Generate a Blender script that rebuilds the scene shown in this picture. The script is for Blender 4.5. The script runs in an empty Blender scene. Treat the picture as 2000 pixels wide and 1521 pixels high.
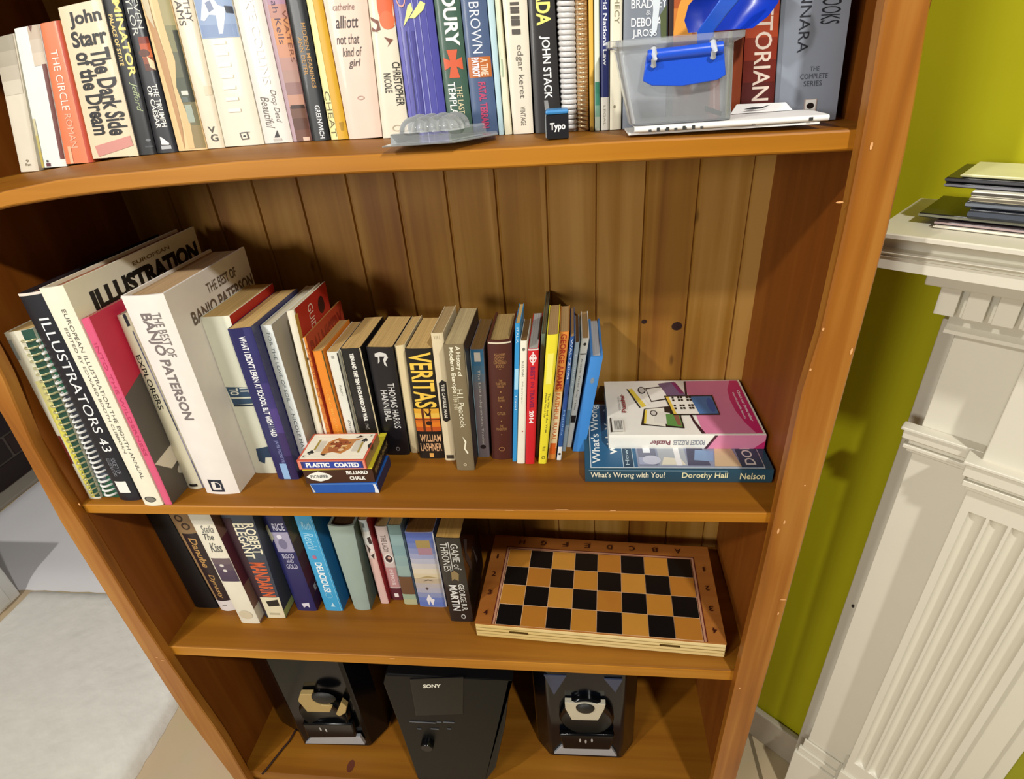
import bpy, bmesh, math, random
from mathutils import Vector, Matrix

# ------------------------------------------------------------------ camera, light, exposure
random.seed(7)
S = bpy.context.scene
COL = S.collection
FL = 0.06                                   # height of the floor in the survey's z
F_PX, CX, CY = 1091.7551, 1000.0, 760.5
RM = ((0.9931102889, 0.0937071512, -0.0703628019),
      (0.0128531332, 0.5097215800, 0.8602434003),
      (-0.1164763969, 0.8552209543, -0.5050053151))
CAM = Vector((0.6572, -0.4704, 1.2862 - FL))
cam = bpy.data.cameras.new('camera')
cam.sensor_fit = 'HORIZONTAL'
cam.sensor_width = 36.0
cam.lens = 36.0 * F_PX / 2000.0
cam.clip_start = 0.01
camo = bpy.data.objects.new('camera', cam)
COL.objects.link(camo)
r, u, f = (Vector(a) for a in RM)
camo.matrix_world = Matrix(((r.x, u.x, -f.x, CAM.x), (r.y, u.y, -f.y, CAM.y), (r.z, u.z, -f.z, CAM.z), (0, 0, 0, 1)))
S.camera = camo

w = bpy.data.worlds.new('world')
S.world = w
w.use_nodes = True
w.node_tree.nodes['Background'].inputs[0].default_value = (1.0, 0.96, 0.91, 1)
w.node_tree.nodes['Background'].inputs[1].default_value = 0.11


def lamp(name, loc, power, size, col=(1.0, 0.966, 0.905), target=None, spread=None):
    l = bpy.data.lights.new(name, 'AREA')
    l.shape = 'DISK'
    l.size = size
    l.energy = power
    l.color = col
    if spread:
        l.spread = spread
    o = bpy.data.objects.new(name, l)
    o.location = loc
    d = (Vector(target) - Vector(loc)) if target else Vector((0, 0, -1))
    o.rotation_euler = d.to_track_quat('-Z', 'Y').to_euler()
    COL.objects.link(o)
    return o


def bulb(name, loc, power, radius, col=(1.0, 0.966, 0.905)):
    l = bpy.data.lights.new(name, 'POINT')
    l.shadow_soft_size = radius
    l.energy = power
    l.color = col
    o = bpy.data.objects.new(name, l)
    o.location = loc
    COL.objects.link(o)
    return o


bulb('ceiling_bulb', (1.25, -1.10, 2.30), 80, 0.045)
bulb('ceiling_bulb', (-0.70, -1.25, 2.30), 78, 0.045)
spot = bpy.data.lights.new('front_fill_spot', 'SPOT')  # added fill from the left front, cone shaped to light spines and spare wall
spot.energy, spot.shadow_soft_size, spot.color = 92, 0.28, (1.0, 0.966, 0.905)
spot.spot_size, spot.spot_blend = math.radians(62), 1.0
so = bpy.data.objects.new('front_fill_spot', spot)
so.location = (-0.70, -2.0, 1.45)
so.rotation_euler = (Vector((0.40, 0.0, 0.80)) - so.location).to_track_quat('-Z', 'Y').to_euler()
COL.objects.link(so)

S.view_settings.view_transform = 'Standard'
S.view_settings.look = 'None'
S.view_settings.gamma = 1.0
S.view_settings.use_curve_mapping = False
S.view_settings.exposure = 0.22

# ------------------------------------------------------------------ pixel -> place
def ray(px, py):
    a, b = (px - CX) / F_PX, -(py - CY) / F_PX
    return r * a + u * b + f


def at(px, py, axis, val):
    d = ray(px, py)
    return CAM + d * ((val - CAM[axis]) / d[axis])


def on_plane(px, py, p0, n):
    d = ray(px, py)
    return CAM + d * ((Vector(p0) - CAM).dot(n) / d.dot(n))


def to_px(P):
    d = Vector(P) - CAM
    z = d.dot(f)
    return CX + F_PX * d.dot(r) / z, CY - F_PX * d.dot(u) / z


# ------------------------------------------------------------------ materials
def lin(h):
    h = h.lstrip('#')
    out = []
    for i in (0, 2, 4):
        c = int(h[i:i + 2], 16) / 255
        out.append(c / 12.92 if c <= .04045 else ((c + .055) / 1.055) ** 2.4)
    return tuple(out) + (1,)


_M = {}


def mat(h, rough=.5, noise=.07, scale=60, metal=0.0, coat=0.0, spec=.5, bump=0.0):
    k = (h, rough, noise, scale, metal, coat, spec, bump)
    if k in _M:
        return _M[k]
    m = bpy.data.materials.new('paint_' + h.lstrip('#'))
    m.use_nodes = True
    nt = m.node_tree
    b = nt.nodes['Principled BSDF']
    c = lin(h)
    tc = nt.nodes.new('ShaderNodeTexCoord')
    n = nt.nodes.new('ShaderNodeTexNoise')
    n.inputs['Scale'].default_value = scale
    n.inputs['Detail'].default_value = 3
    nt.links.new(tc.outputs['Object'], n.inputs['Vector'])
    mx = nt.nodes.new('ShaderNodeMix')
    mx.data_type = 'RGBA'
    mx.inputs[6].default_value = tuple(max(0, x * (1 - noise)) for x in c[:3]) + (1,)
    mx.inputs[7].default_value = tuple(min(1, x * (1 + noise)) for x in c[:3]) + (1,)
    nt.links.new(n.outputs['Fac'], mx.inputs[0])
    nt.links.new(mx.outputs[2], b.inputs['Base Color'])
    b.inputs['Roughness'].default_value = rough
    b.inputs['Metallic'].default_value = metal
    b.inputs['Coat Weight'].default_value = coat
    b.inputs['Specular IOR Level'].default_value = spec
    if bump:
        bp = nt.nodes.new('ShaderNodeBump')
        bp.inputs['Strength'].default_value = bump
        bp.inputs['Distance'].default_value = .004
        nt.links.new(n.outputs['Fac'], bp.inputs['Height'])
        nt.links.new(bp.outputs['Normal'], b.inputs['Normal'])
    _M[k] = m
    return m


def pages_mat(h, horiz=False):
    k = ('pages', h, horiz)
    if k in _M:
        return _M[k]
    m = bpy.data.materials.new('page_edges_' + h.lstrip('#'))
    m.use_nodes = True
    nt = m.node_tree
    b = nt.nodes['Principled BSDF']
    c = lin(h)
    tc = nt.nodes.new('ShaderNodeTexCoord')
    mp = nt.nodes.new('ShaderNodeMapping')
    mp.inputs['Scale'].default_value = (8, 8, 900) if horiz else (900, 8, 8)
    n = nt.nodes.new('ShaderNodeTexNoise')
    n.inputs['Scale'].default_value = 1
    n.inputs['Detail'].default_value = 2
    nt.links.new(tc.outputs['Object'], mp.inputs['Vector'])
    nt.links.new(mp.outputs['Vector'], n.inputs['Vector'])
    rp = nt.nodes.new('ShaderNodeValToRGB')
    rp.color_ramp.elements[0].position = .3
    rp.color_ramp.elements[0].color = tuple(x * .72 for x in c[:3]) + (1,)
    rp.color_ramp.elements[1].position = .65
    rp.color_ramp.elements[1].color = c
    nt.links.new(n.outputs['Fac'], rp.inputs['Fac'])
    nt.links.new(rp.outputs['Color'], b.inputs['Base Color'])
    b.inputs['Roughness'].default_value = .85
    b.inputs['Specular IOR Level'].default_value = .2
    _M[k] = m
    return m


def wood(name, dark, mid, light, axis='z', rough=.38, boards=None, coat=.25, knots=0.0, grain=1.0):
    """varnished pine; the grain runs along axis; boards=(x0, pitch) gives each board its own tone"""
    m = bpy.data.materials.new(name)
    m.use_nodes = True
    nt = m.node_tree
    L = nt.links.new
    b = nt.nodes['Principled BSDF']
    tc = nt.nodes.new('ShaderNodeTexCoord')
    mp = nt.nodes.new('ShaderNodeMapping')
    sc = {'x': (1.2, 34, 34), 'y': (34, 1.2, 34), 'z': (34, 34, 1.2)}[axis]
    mp.inputs['Scale'].default_value = tuple(a * grain for a in sc)
    L(tc.outputs['Object'], mp.inputs['Vector'])
    vec = mp.outputs['Vector']
    n1 = nt.nodes.new('ShaderNodeTexNoise')
    n1.inputs['Scale'].default_value = 1.0
    n1.inputs['Detail'].default_value = 6
    n1.inputs['Distortion'].default_value = .6
    L(vec, n1.inputs['Vector'])
    n2 = nt.nodes.new('ShaderNodeTexNoise')
    n2.inputs['Scale'].default_value = 5
    n2.inputs['Detail'].default_value = 2
    L(tc.outputs['Object'], n2.inputs['Vector'])
    ad = nt.nodes.new('ShaderNodeMath')
    ad.operation = 'MULTIPLY_ADD'
    L(n2.outputs['Fac'], ad.inputs[0])
    ad.inputs[1].default_value = .45
    L(n1.outputs['Fac'], ad.inputs[2])
    fac = ad.outputs[0]
    if boards:
        sx = nt.nodes.new('ShaderNodeSeparateXYZ')
        L(tc.outputs['Object'], sx.inputs[0])
        a1 = nt.nodes.new('ShaderNodeMath'); a1.operation = 'SUBTRACT'
        L(sx.outputs['X'], a1.inputs[0]); a1.inputs[1].default_value = boards[0]
        a2 = nt.nodes.new('ShaderNodeMath'); a2.operation = 'DIVIDE'
        L(a1.outputs[0], a2.inputs[0]); a2.inputs[1].default_value = boards[1]
        a3 = nt.nodes.new('ShaderNodeMath'); a3.operation = 'FLOOR'
        L(a2.outputs[0], a3.inputs[0])
        wn = nt.nodes.new('ShaderNodeTexWhiteNoise'); wn.noise_dimensions = '1D'
        L(a3.outputs[0], wn.inputs['W'])
        a4 = nt.nodes.new('ShaderNodeMath'); a4.operation = 'MULTIPLY_ADD'
        L(wn.outputs['Value'], a4.inputs[0]); a4.inputs[1].default_value = .22
        L(fac, a4.inputs[2])
        a5 = nt.nodes.new('ShaderNodeMath'); a5.operation = 'SUBTRACT'
        L(a4.outputs[0], a5.inputs[0]); a5.inputs[1].default_value = .11
        fac = a5.outputs[0]
    rp = nt.nodes.new('ShaderNodeValToRGB')
    e = rp.color_ramp.elements
    e[0].position = .42
    e[0].color = lin(dark)
    e[1].position = .98
    e[1].color = lin(light)
    x = e.new(.70)
    x.color = lin(mid)
    L(fac, rp.inputs['Fac'])
    out = rp.outputs['Color']
    if knots:
        mk = nt.nodes.new('ShaderNodeMapping')
        ks = {'x': (4, 9, 9), 'y': (9, 4, 9), 'z': (14, 14, 5)}[axis]
        mk.inputs['Scale'].default_value = ks
        L(tc.outputs['Object'], mk.inputs['Vector'])
        vo = nt.nodes.new('ShaderNodeTexVoronoi')
        vo.inputs['Scale'].default_value = 1.6
        L(mk.outputs['Vector'], vo.inputs['Vector'])
        kr = nt.nodes.new('ShaderNodeValToRGB')
        kr.color_ramp.elements[0].position = .03
        kr.color_ramp.elements[0].color = (knots, knots, knots, 1)
        kr.color_ramp.elements[1].position = .09
        kr.color_ramp.elements[1].color = (0, 0, 0, 1)
        L(vo.outputs['Distance'], kr.inputs['Fac'])
        mx = nt.nodes.new('ShaderNodeMix'); mx.data_type = 'RGBA'
        L(kr.outputs['Color'], mx.inputs[0])
        L(out, mx.inputs[6])
        mx.inputs[7].default_value = lin('#3a1606')
        out = mx.outputs[2]
    L(out, b.inputs['Base Color'])
    b.inputs['Roughness'].default_value = rough
    b.inputs['Specular IOR Level'].default_value = .3
    b.inputs['Coat Weight'].default_value = coat
    b.inputs['Coat Roughness'].default_value = .35
    bp = nt.nodes.new('ShaderNodeBump')
    bp.inputs['Strength'].default_value = .12
    bp.inputs['Distance'].default_value = .002
    L(n1.outputs['Fac'], bp.inputs['Height'])
    L(bp.outputs['Normal'], b.inputs['Normal'])
    return m


def clear(name, tint='#eef4f6', opaque=.35, rough=.2):
    """thin see-through plastic: part clear, part milky"""
    m = bpy.data.materials.new(name)
    m.use_nodes = True
    nt = m.node_tree
    b = nt.nodes['Principled BSDF']
    b.inputs['Base Color'].default_value = lin(tint)
    b.inputs['Roughness'].default_value = rough
    tr = nt.nodes.new('ShaderNodeBsdfTransparent')
    nz = nt.nodes.new('ShaderNodeTexNoise')
    nz.inputs['Scale'].default_value = 18
    tc = nt.nodes.new('ShaderNodeTexCoord')
    nt.links.new(tc.outputs['Object'], nz.inputs['Vector'])
    fr = nt.nodes.new('ShaderNodeFresnel')
    fr.inputs['IOR'].default_value = 1.45
    a = nt.nodes.new('ShaderNodeMath'); a.operation = 'MULTIPLY_ADD'
    nt.links.new(nz.outputs['Fac'], a.inputs[0])
    a.inputs[1].default_value = opaque * .3
    a.inputs[2].default_value = opaque * .85
    ad = nt.nodes.new('ShaderNodeMath'); ad.operation = 'ADD'; ad.use_clamp = True
    nt.links.new(a.outputs[0], ad.inputs[0])
    nt.links.new(fr.outputs[0], ad.inputs[1])
    mx = nt.nodes.new('ShaderNodeMixShader')
    nt.links.new(ad.outputs[0], mx.inputs[0])
    nt.links.new(tr.outputs[0], mx.inputs[1])
    nt.links.new(b.outputs[0], mx.inputs[2])
    nt.links.new(mx.outputs[0], nt.nodes['Material Output'].inputs['Surface'])
    return m


# ------------------------------------------------------------------ mesh helpers
class MB:
    def __init__(self):
        self.v, self.fc, self.fm, self.mats = [], [], [], []

    def mi(self, m):
        if m not in self.mats:
            self.mats.append(m)
        return self.mats.index(m)

    def add(self, vs, fs, m):
        o, k = len(self.v), self.mi(m)
        self.v += [tuple(x) for x in vs]
        for q in fs:
            self.fc.append(tuple(i + o for i in q))
            self.fm.append(k)
        return self

    def box(self, x0, x1, y0, y1, z0, z1, m):
        return self.hexa([(x0, y0, z0), (x1, y0, z0), (x1, y1, z0), (x0, y1, z0)],
                         [(x0, y0, z1), (x1, y0, z1), (x1, y1, z1), (x0, y1, z1)], m)

    def hexa(self, lo, hi, m):
        n = len(lo)
        fs = [tuple(range(n))[::-1], tuple(range(n, 2 * n))]
        fs += [(i, (i + 1) % n, n + (i + 1) % n, n + i) for i in range(n)]
        return self.add(list(lo) + list(hi), fs, m)

    def loft(self, rings, m, cap=True, closed=True):
        n = len(rings[0])
        vs = [p for q in rings for p in q]
        fs = []
        for k in range(len(rings) - 1):
            for i in range(n if closed else n - 1):
                j = (i + 1) % n
                fs.append((k * n + i, k * n + j, (k + 1) * n + j, (k + 1) * n + i))
        if cap:
            fs.append(tuple(range(n))[::-1])
            fs.append(tuple((len(rings) - 1) * n + i for i in range(n)))
        return self.add(vs, fs, m)

    def tube(self, pts, rad, m, n=8, closed=False):
        pts = [Vector(p) for p in pts]
        rings = []
        N = len(pts)
        for i, p in enumerate(pts):
            a = pts[i - 1] if (i or closed) else p
            c = pts[(i + 1) % N] if (i < N - 1 or closed) else p
            t = (c - a).normalized()
            up = Vector((0, 0, 1)) if abs(t.z) < .9 else Vector((1, 0, 0))
            e1 = t.cross(up).normalized()
            e2 = t.cross(e1)
            rr = rad[i] if isinstance(rad, (list, tuple)) else rad
            rings.append([p + (e1 * math.cos(2 * math.pi * k / n) + e2 * math.sin(2 * math.pi * k / n)) * rr for k in range(n)])
        if closed:
            rings.append(rings[0])
        return self.loft(rings, m, cap=not closed)

    def build(self, name, parent=None, smooth=None, bevel=0, seg=2, origin=None, recalc=True):
        me = bpy.data.meshes.new(name)
        o0 = Vector(origin) if origin is not None else (parent_loc(parent) if parent else Vector((0, 0, 0)))
        me.from_pydata([tuple(Vector(x) - o0) for x in self.v], [], self.fc)
        for m in self.mats:
            me.materials.append(m)
        me.polygons.foreach_set('material_index', self.fm)
        me.validate()
        if recalc:
            bm = bmesh.new()
            bm.from_mesh(me)
            bmesh.ops.recalc_face_normals(bm, faces=bm.faces)
            bm.to_mesh(me)
            bm.free()
        if smooth is not None:
            me.polygons.foreach_set('use_smooth', [True] * len(me.polygons))
            me.set_sharp_from_angle(angle=math.radians(smooth))
        o = bpy.data.objects.new(name, me)
        COL.objects.link(o)
        if parent:
            o.parent = parent
            o.location = o0 - parent_loc(parent)
        else:
            o.location = o0
        if bevel:
            bv = o.modifiers.new('bevel', 'BEVEL')
            bv.width = bevel
            bv.segments = seg
            bv.limit_method = 'ANGLE'
            bv.angle_limit = math.radians(40)
        return o


def parent_loc(o):
    p = Vector((0, 0, 0))
    while o:
        p += o.location
        o = o.parent
    return p


def thing(name, label, cat, loc, group=None):
    o = bpy.data.objects.new(name, None)
    o.empty_display_size = .03
    o.location = loc
    COL.objects.link(o)
    o['label'] = label
    o['category'] = cat
    if group:
        o['group'] = group
    return o


def tag(o, label, cat, group=None):
    o['label'] = label
    o['category'] = cat
    if group:
        o['group'] = group
    return o


def structure(o):
    o['kind'] = 'structure'
    return o


_T = {}


def glyphs(txt, bold=0.0, spacing=1.0, shear=0.0):
    """flat letter outlines, scaled to the unit square"""
    k = (txt, bold, spacing, shear)
    if k in _T:
        return _T[k]
    c = bpy.data.curves.new('lettering', 'FONT')
    c.body = txt
    c.offset = bold
    c.space_character = spacing
    c.shear = shear
    c.resolution_u = 3
    c.space_line = .9
    c.align_x = 'CENTER'
    o = bpy.data.objects.new('lettering', c)
    me = o.to_mesh()
    vs = [(v.co.x, v.co.y) for v in me.vertices]
    fs = [tuple(p.vertices) for p in me.polygons]
    o.to_mesh_clear()
    bpy.data.objects.remove(o)
    bpy.data.curves.remove(c)
    xs, ys = [a for a, _ in vs], [b for _, b in vs]
    x0, x1, y0, y1 = min(xs), max(xs), min(ys), max(ys)
    vs = [((a - x0) / (x1 - x0), (b - y0) / max(1e-6, y1 - y0)) for a, b in vs]
    _T[k] = (vs, fs)
    return _T[k]


def flat(mb, Q, pts, faces, m):
    """flat shapes laid on a surface Q(a, b), cut every twelfth of a so that they follow its curve"""
    bm = bmesh.new()
    vs = [bm.verts.new((x, y, 0)) for x, y in pts]
    for q in faces:
        try:
            bm.faces.new([vs[i] for i in q])
        except ValueError:
            pass
    lo, hi = min(x for x, _ in pts), max(x for x, _ in pts)
    for k in range(1, 12):
        c = k / 12
        if lo < c < hi:
            bmesh.ops.bisect_plane(bm, geom=bm.verts[:] + bm.edges[:] + bm.faces[:], dist=1e-6, plane_co=(c, 0, 0), plane_no=(1, 0, 0))
    bm.verts.index_update()
    mb.add([Q(v.co.x, v.co.y) for v in bm.verts], [tuple(v.index for v in q.verts) for q in bm.faces], m)
    bm.free()


def text_on(mb, Q, txt, a0, a1, b0, b1, m, mode='h', bold=0.0, spacing=1.0, shear=0.0):
    """letters on a surface Q(a, b); mode h: reads along +a, d: reads along -b (top to bottom), u: upside down"""
    vs, fs = glyphs(txt, bold, spacing, shear)
    out = []
    for x, y in vs:
        if mode == 'h':
            a, b = a0 + (a1 - a0) * x, b0 + (b1 - b0) * y
        elif mode == 'd':
            a, b = a0 + (a1 - a0) * y, b1 - (b1 - b0) * x
        elif mode == 'up':
            a, b = a1 - (a1 - a0) * y, b0 + (b1 - b0) * x
        else:
            a, b = a1 - (a1 - a0) * x, b1 - (b1 - b0) * y
        out.append((a, b))
    flat(mb, Q, out, fs, m)


def patch(mb, Q, pts, m):
    flat(mb, Q, pts, [tuple(range(len(pts)))], m)


def rect(mb, Q, a0, a1, b0, b1, m, n=6):
    vs, fs = [], []
    for i in range(n + 1):
        a = a0 + (a1 - a0) * i / n
        vs += [Q(a, b0), Q(a, b1)]
    for i in range(n):
        fs.append((2 * i, 2 * i + 2, 2 * i + 3, 2 * i + 1))
    mb.add(vs, fs, m)


def ell(mb, Q, ca, cb, ra, rb, m, n=20, hole=0.0):
    if hole:
        vs = [Q(ca + ra * k * math.cos(2 * math.pi * i / n), cb + rb * k * math.sin(2 * math.pi * i / n)) for k in (1, hole) for i in range(n)]
        mb.add(vs, [(i, (i + 1) % n, n + (i + 1) % n, n + i) for i in range(n)], m)
    else:
        patch(mb, Q, [(ca + ra * math.cos(2 * math.pi * i / n), cb + rb * math.sin(2 * math.pi * i / n)) for i in range(n)], m)

# ------------------------------------------------------------------ the room
W, T, R = 0.90, 0.0335, 0.0134
Z1T, Z1B, Z2T, Z2B, Z3T, Z3B, Z4 = (z - FL for z in (1.2269, 1.2102, .8397, .8226, .5518, .5292, .1813))
DL, DR = .285, .238                          # depth of the case at its left and right end
XL, XR = .028, .886                          # inner faces of the side panels


def back_y(x):
    return DL + (DR - DL) * (x - XL) / (XR - XL)


UU = Vector((.7613, -.6484, 0)).normalized()   # along the chimney breast
NN = Vector((UU.y, -UU.x, 0))                  # out of it, into the room
W0 = at(1465, 1435, 2, 0) - NN * .015


def M(u_, w_, z_):
    return W0 + UU * u_ + NN * w_ + Vector((0, 0, z_))


W0.z = 0


def uw(px, py, w_):
    P = on_plane(px, py, W0 + NN * w_, NN)
    return (P - W0).dot(UU), P.z


green = mat('#b6b20e', .75, .05, 9, spec=.25)
white_gloss = mat('#d8d3c2', .35, .03, 12)

# floor: beige stone tiles
fm = bpy.data.materials.new('beige_floor_tiles')
fm.use_nodes = True
nt = fm.node_tree
br = nt.nodes.new('ShaderNodeTexBrick')
tc = nt.nodes.new('ShaderNodeTexCoord')
nt.links.new(tc.outputs['Object'], br.inputs['Vector'])
br.offset = 0
br.inputs['Color1'].default_value = lin('#dcc6a2')
br.inputs['Color2'].default_value = lin('#d8c29e')
br.inputs['Mortar'].default_value = lin('#8b7b60')
br.inputs['Scale'].default_value = 1
br.inputs['Mortar Size'].default_value = .004
br.inputs['Brick Width'].default_value = .5
br.inputs['Row Height'].default_value = .5
nz = nt.nodes.new('ShaderNodeTexNoise')
nz.inputs['Scale'].default_value = 7
nz.inputs['Detail'].default_value = 5
nt.links.new(tc.outputs['Object'], nz.inputs['Vector'])
mx = nt.nodes.new('ShaderNodeMix')
mx.data_type = 'RGBA'
mx.blend_type = 'MULTIPLY'
mx.inputs[0].default_value = .25
nt.links.new(br.outputs['Color'], mx.inputs[6])
nt.links.new(nz.outputs['Color'], mx.inputs[7])
nt.links.new(mx.outputs[2], nt.nodes['Principled BSDF'].inputs['Base Color'])
nt.nodes['Principled BSDF'].inputs['Roughness'].default_value = .35

structure(MB().box(-4.5, 3.2, -4.2, 3.2, -.1, 0, fm).build('floor'))
YW = .305
kc = (YW - W0.y) / UU.y
corner = M(kc, 0, 0)
structure(MB().box(-.03, corner.x + .1, YW, YW + .12, 0, 2.5, green).build('wall_back'))
pale_wall = mat('#cfc8b6', .8, .04, 9, spec=.2)
structure(MB().box(-2.75, -2.6, -4.2, 3.2, 0, 2.5, pale_wall).build('wall_left'))
structure(MB().box(-2.6, -.06, 3.05, 3.2, 0, 2.5, pale_wall).build('wall_far'))
a, b = M(kc, 0, 0), M(2.2, 0, 0)
mb = MB()
mb.hexa([a, b, b - NN * .12, a - NN * .12 + Vector((0, .05, 0))], [p + Vector((0, 0, 2.5)) for p in (a, b, b - NN * .12, a - NN * .12 + Vector((0, .05, 0)))], green)
structure(mb.build('wall_right'))
mb = MB()
sk = [M(kc + .005, .002, 0), M(.10, .002, 0), M(.10, .0145, 0), M(kc + .018, .0145, 0)]
zs = uw(1477, 1390, .015)[1]
mb.hexa(sk, [p + Vector((0, 0, zs)) for p in sk], mat('#b5ac98', .4, .05))
structure(mb.build('baseboard_right', bevel=.003))

# ------------------------------------------------------------------ the bookcase
wd_shelf = wood('varnished_pine_shelf', '#6e3f0a', '#85520e', '#986418', 'x', .5, coat=.04)
wd_front_lit = wood('varnished_pine_lit_front', '#8a540e', '#a86c14', '#bd8226', 'x', .45, coat=.06)  # brighter light on the shelf fronts, put into a paler wood tone
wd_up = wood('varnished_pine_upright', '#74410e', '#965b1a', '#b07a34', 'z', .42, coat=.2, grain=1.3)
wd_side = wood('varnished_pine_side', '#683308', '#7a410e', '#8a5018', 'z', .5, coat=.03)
G_PX = [(405, 360), (491, 352), (579, 348), (676, 347), (770, 339), (868, 337), (966, 332), (1067, 327), (1167, 325), (1265, 318), (1371, 313), (1478, 309)]
bn = Vector((DL - DR, XR - XL, 0)).normalized()
gx = [on_plane(px, py, (XL, DL, 0), (-bn.x * -1, bn.y, 0)).x for px, py in G_PX]
pitch = (gx[-1] - gx[0]) / 11
gx = [gx[0] - 2 * pitch, gx[0] - pitch] + gx
wd_back = wood('varnished_pine_boards', '#7f4f18', '#9e7028', '#b88c48', 'z', .5, boards=(gx[0], pitch), coat=.05, knots=.55)
chip = mat('#dca36a', .6)
case = thing('bookcase', 'tall honey coloured pine bookcase with open shelves full of books', 'bookcase', (.45, .13, 0))


def interp(tab, z):
    tab = sorted(tab)
    if z <= tab[0][0]:
        return tab[0][1]
    for (z0, x0), (z1, x1) in zip(tab, tab[1:]):
        if z <= z1:
            return x0 + (x1 - x0) * (z - z0) / (z1 - z0)
    return tab[-1][1]


def edge_tab(pts):
    return [(P.z, P.x) for P in (at(px, py, 1, 0) for px, py in pts)]


RO = edge_tab([(1820, 0), (1780, 250), (1735, 450), (1681, 650), (1581, 1014), (1515, 1258), (1441, 1510)])
RI = edge_tab([(1730, 0), (1690, 250), (1652, 440), (1600, 666), (1570, 756), (1494, 1100), (1445, 1300), (1393, 1521)])
LO = edge_tab([(0, 805), (53, 900), (118, 1020), (219, 1180), (297, 1300), (351, 1383), (456, 1521)])
LI = edge_tab([(0, 719), (63, 868), (105, 942), (153, 1014), (219, 1120), (274, 1210), (334, 1300), (370, 1352), (433, 1440), (481, 1521)])
ZTOP = 1.385


def stile(name, ta, tb, chips):
    mb = MB()
    zz = [0] + [.1 + .03 * i for i in range(43)] + [ZTOP]
    zz = [z for z in zz if z <= ZTOP]
    rings = []
    for z in zz:
        x0, x1 = interp(ta, z), interp(tb, z)
        e = .0016
        rings.append([(x0, R, z), (x0, e, z), (x0 + e, 0, z), (x1 - e, 0, z), (x1, e, z), (x1, R, z)])
    mb.loft(rings, wd_up)
    for px, py, sx, sz in chips:
        P = at(px, py, 1, -.0004)
        mb.add([(P.x + sx * math.cos(k * .785), -.0004, P.z + sz * math.sin(k * .785)) for k in range(8)], [tuple(range(8))], chip)
    return mb.build(name, case, smooth=35)


stile('front_stile', LO, LI, [(318, 1290, .0035, .001), (306, 1284, .002, .001), (155, 985, .001, .002)])
stile('front_stile', RI, RO, [(1663, 686, .001, .0035), (1608, 643, .001, .0015), (1583, 722, .001, .0015), (1520, 1037, .0012, .0042), (1532, 1020, .001, .003),
                              (1572, 948, .001, .001), (1530, 1171, .004, .001), (1520, 1198, .001, .003), (1445, 1344, .001, .002), (1640, 395, .003, .0008), (1702, 285, .001, .003)])
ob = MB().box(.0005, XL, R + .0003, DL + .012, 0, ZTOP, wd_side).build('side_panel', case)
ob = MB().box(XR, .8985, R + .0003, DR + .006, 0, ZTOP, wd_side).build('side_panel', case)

# tongue and groove back: one mesh, a v groove at every board edge
prof = []
for g in [XL - .003] + [x for x in gx if x > XL + .01] + [XR + .003]:
    if g <= XL or g >= XR:
        prof.append((g, back_y(g)))
    else:
        for dx, dy in ((-.0022, 0), (-.0006, .003), (.0006, .003), (.0022, 0)):
            prof.append((g + dx, back_y(g) + dy))
mb = MB()
mb.loft([[(x, y, z) for x, y in prof] + [(x, y + .009, z) for x, y in prof[::-1]] for z in (.03, ZTOP)], wd_back)
hole = mat('#2a0f06', .9)
for px, py, rr in ((1322, 637, .0062), (1258, 628, .0033)):
    P = on_plane(px, py, (XL, DL - .0005, 0), (bn.x, bn.y, 0))
    mb.add([P + Vector((math.cos(k * .5236) * rr * 1.15, 0, math.sin(k * .5236) * rr)) + Vector((0, (back_y(P.x) - .0006) - P.y, 0)) for k in range(12)], [tuple(range(12))], hole)
mb.build('back_panel', case)


def shelf_curve(pts):
    return sorted((P.x, P.z) for P in (at(px, py, 1, R) for px, py in pts))


S1T = shelf_curve([(-60, 395), (0, 373), (128, 346), (299, 330), (450, 314), (594, 305), (740, 298), (1015, 285), (1240, 271), (1450, 262), (1660, 251)])
S1B = shelf_curve([(-60, 428), (0, 408), (145, 384), (300, 367), (450, 355), (594, 346), (740, 338), (966, 331), (1150, 321), (1400, 309), (1660, 296)])


def z1(x):
    return interp(S1T, x)


ZB = [(0, 1.153), (.1, 1.163), (.161, 1.168), (.24, 1.173), (.33, 1.175), (.40, 1.176), (.45, 1.175), (.51, 1.173), (.60, 1.170), (.70, 1.168), (.82, 1.165), (.90, 1.164)]
YB1 = .07                                    # the top shelf's books stand this far in


def zb1(x):
    return interp(ZB, x)


def shelf(zt, zb, pale, zr=None):
    mb = MB()
    xs = [XL + (XR - XL) * i / 30 for i in range(31)]
    rings = []
    for x in xs:
        a, b = zt(x), zb(x)
        e = .0022
        rings.append([(x, R, b + e), (x, R + e, b), (x, back_y(x), b), (x, back_y(x), zr(x) if zr else a), (x, YB1 - .006, zr(x) if zr else a), (x, R + e, a), (x, R + .0006, a - .0007), (x, R, a - e)])
    mb.loft(rings, wd_shelf)
    front_strip = []                                 # front face in a paler tone, standing in for light on it
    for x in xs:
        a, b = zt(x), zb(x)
        front_strip.append([(x, R - .0006, b + .0024), (x, R - .0006, a - .0024), (x, R + .0002, a - .0012), (x, R + .0002, b + .0012)])
    mb.loft(front_strip, wd_front_lit)
    for px, py, l in pale:
        P = at(px, py, 1, R - .0009)
        mb.add([P, P + Vector((l, 0, .0003)), P + Vector((l * .8, 0, .0013)), P + Vector((l * .2, 0, .001))], [(0, 1, 2, 3)], chip)
    return mb.build('shelf', case, smooth=30)


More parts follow.
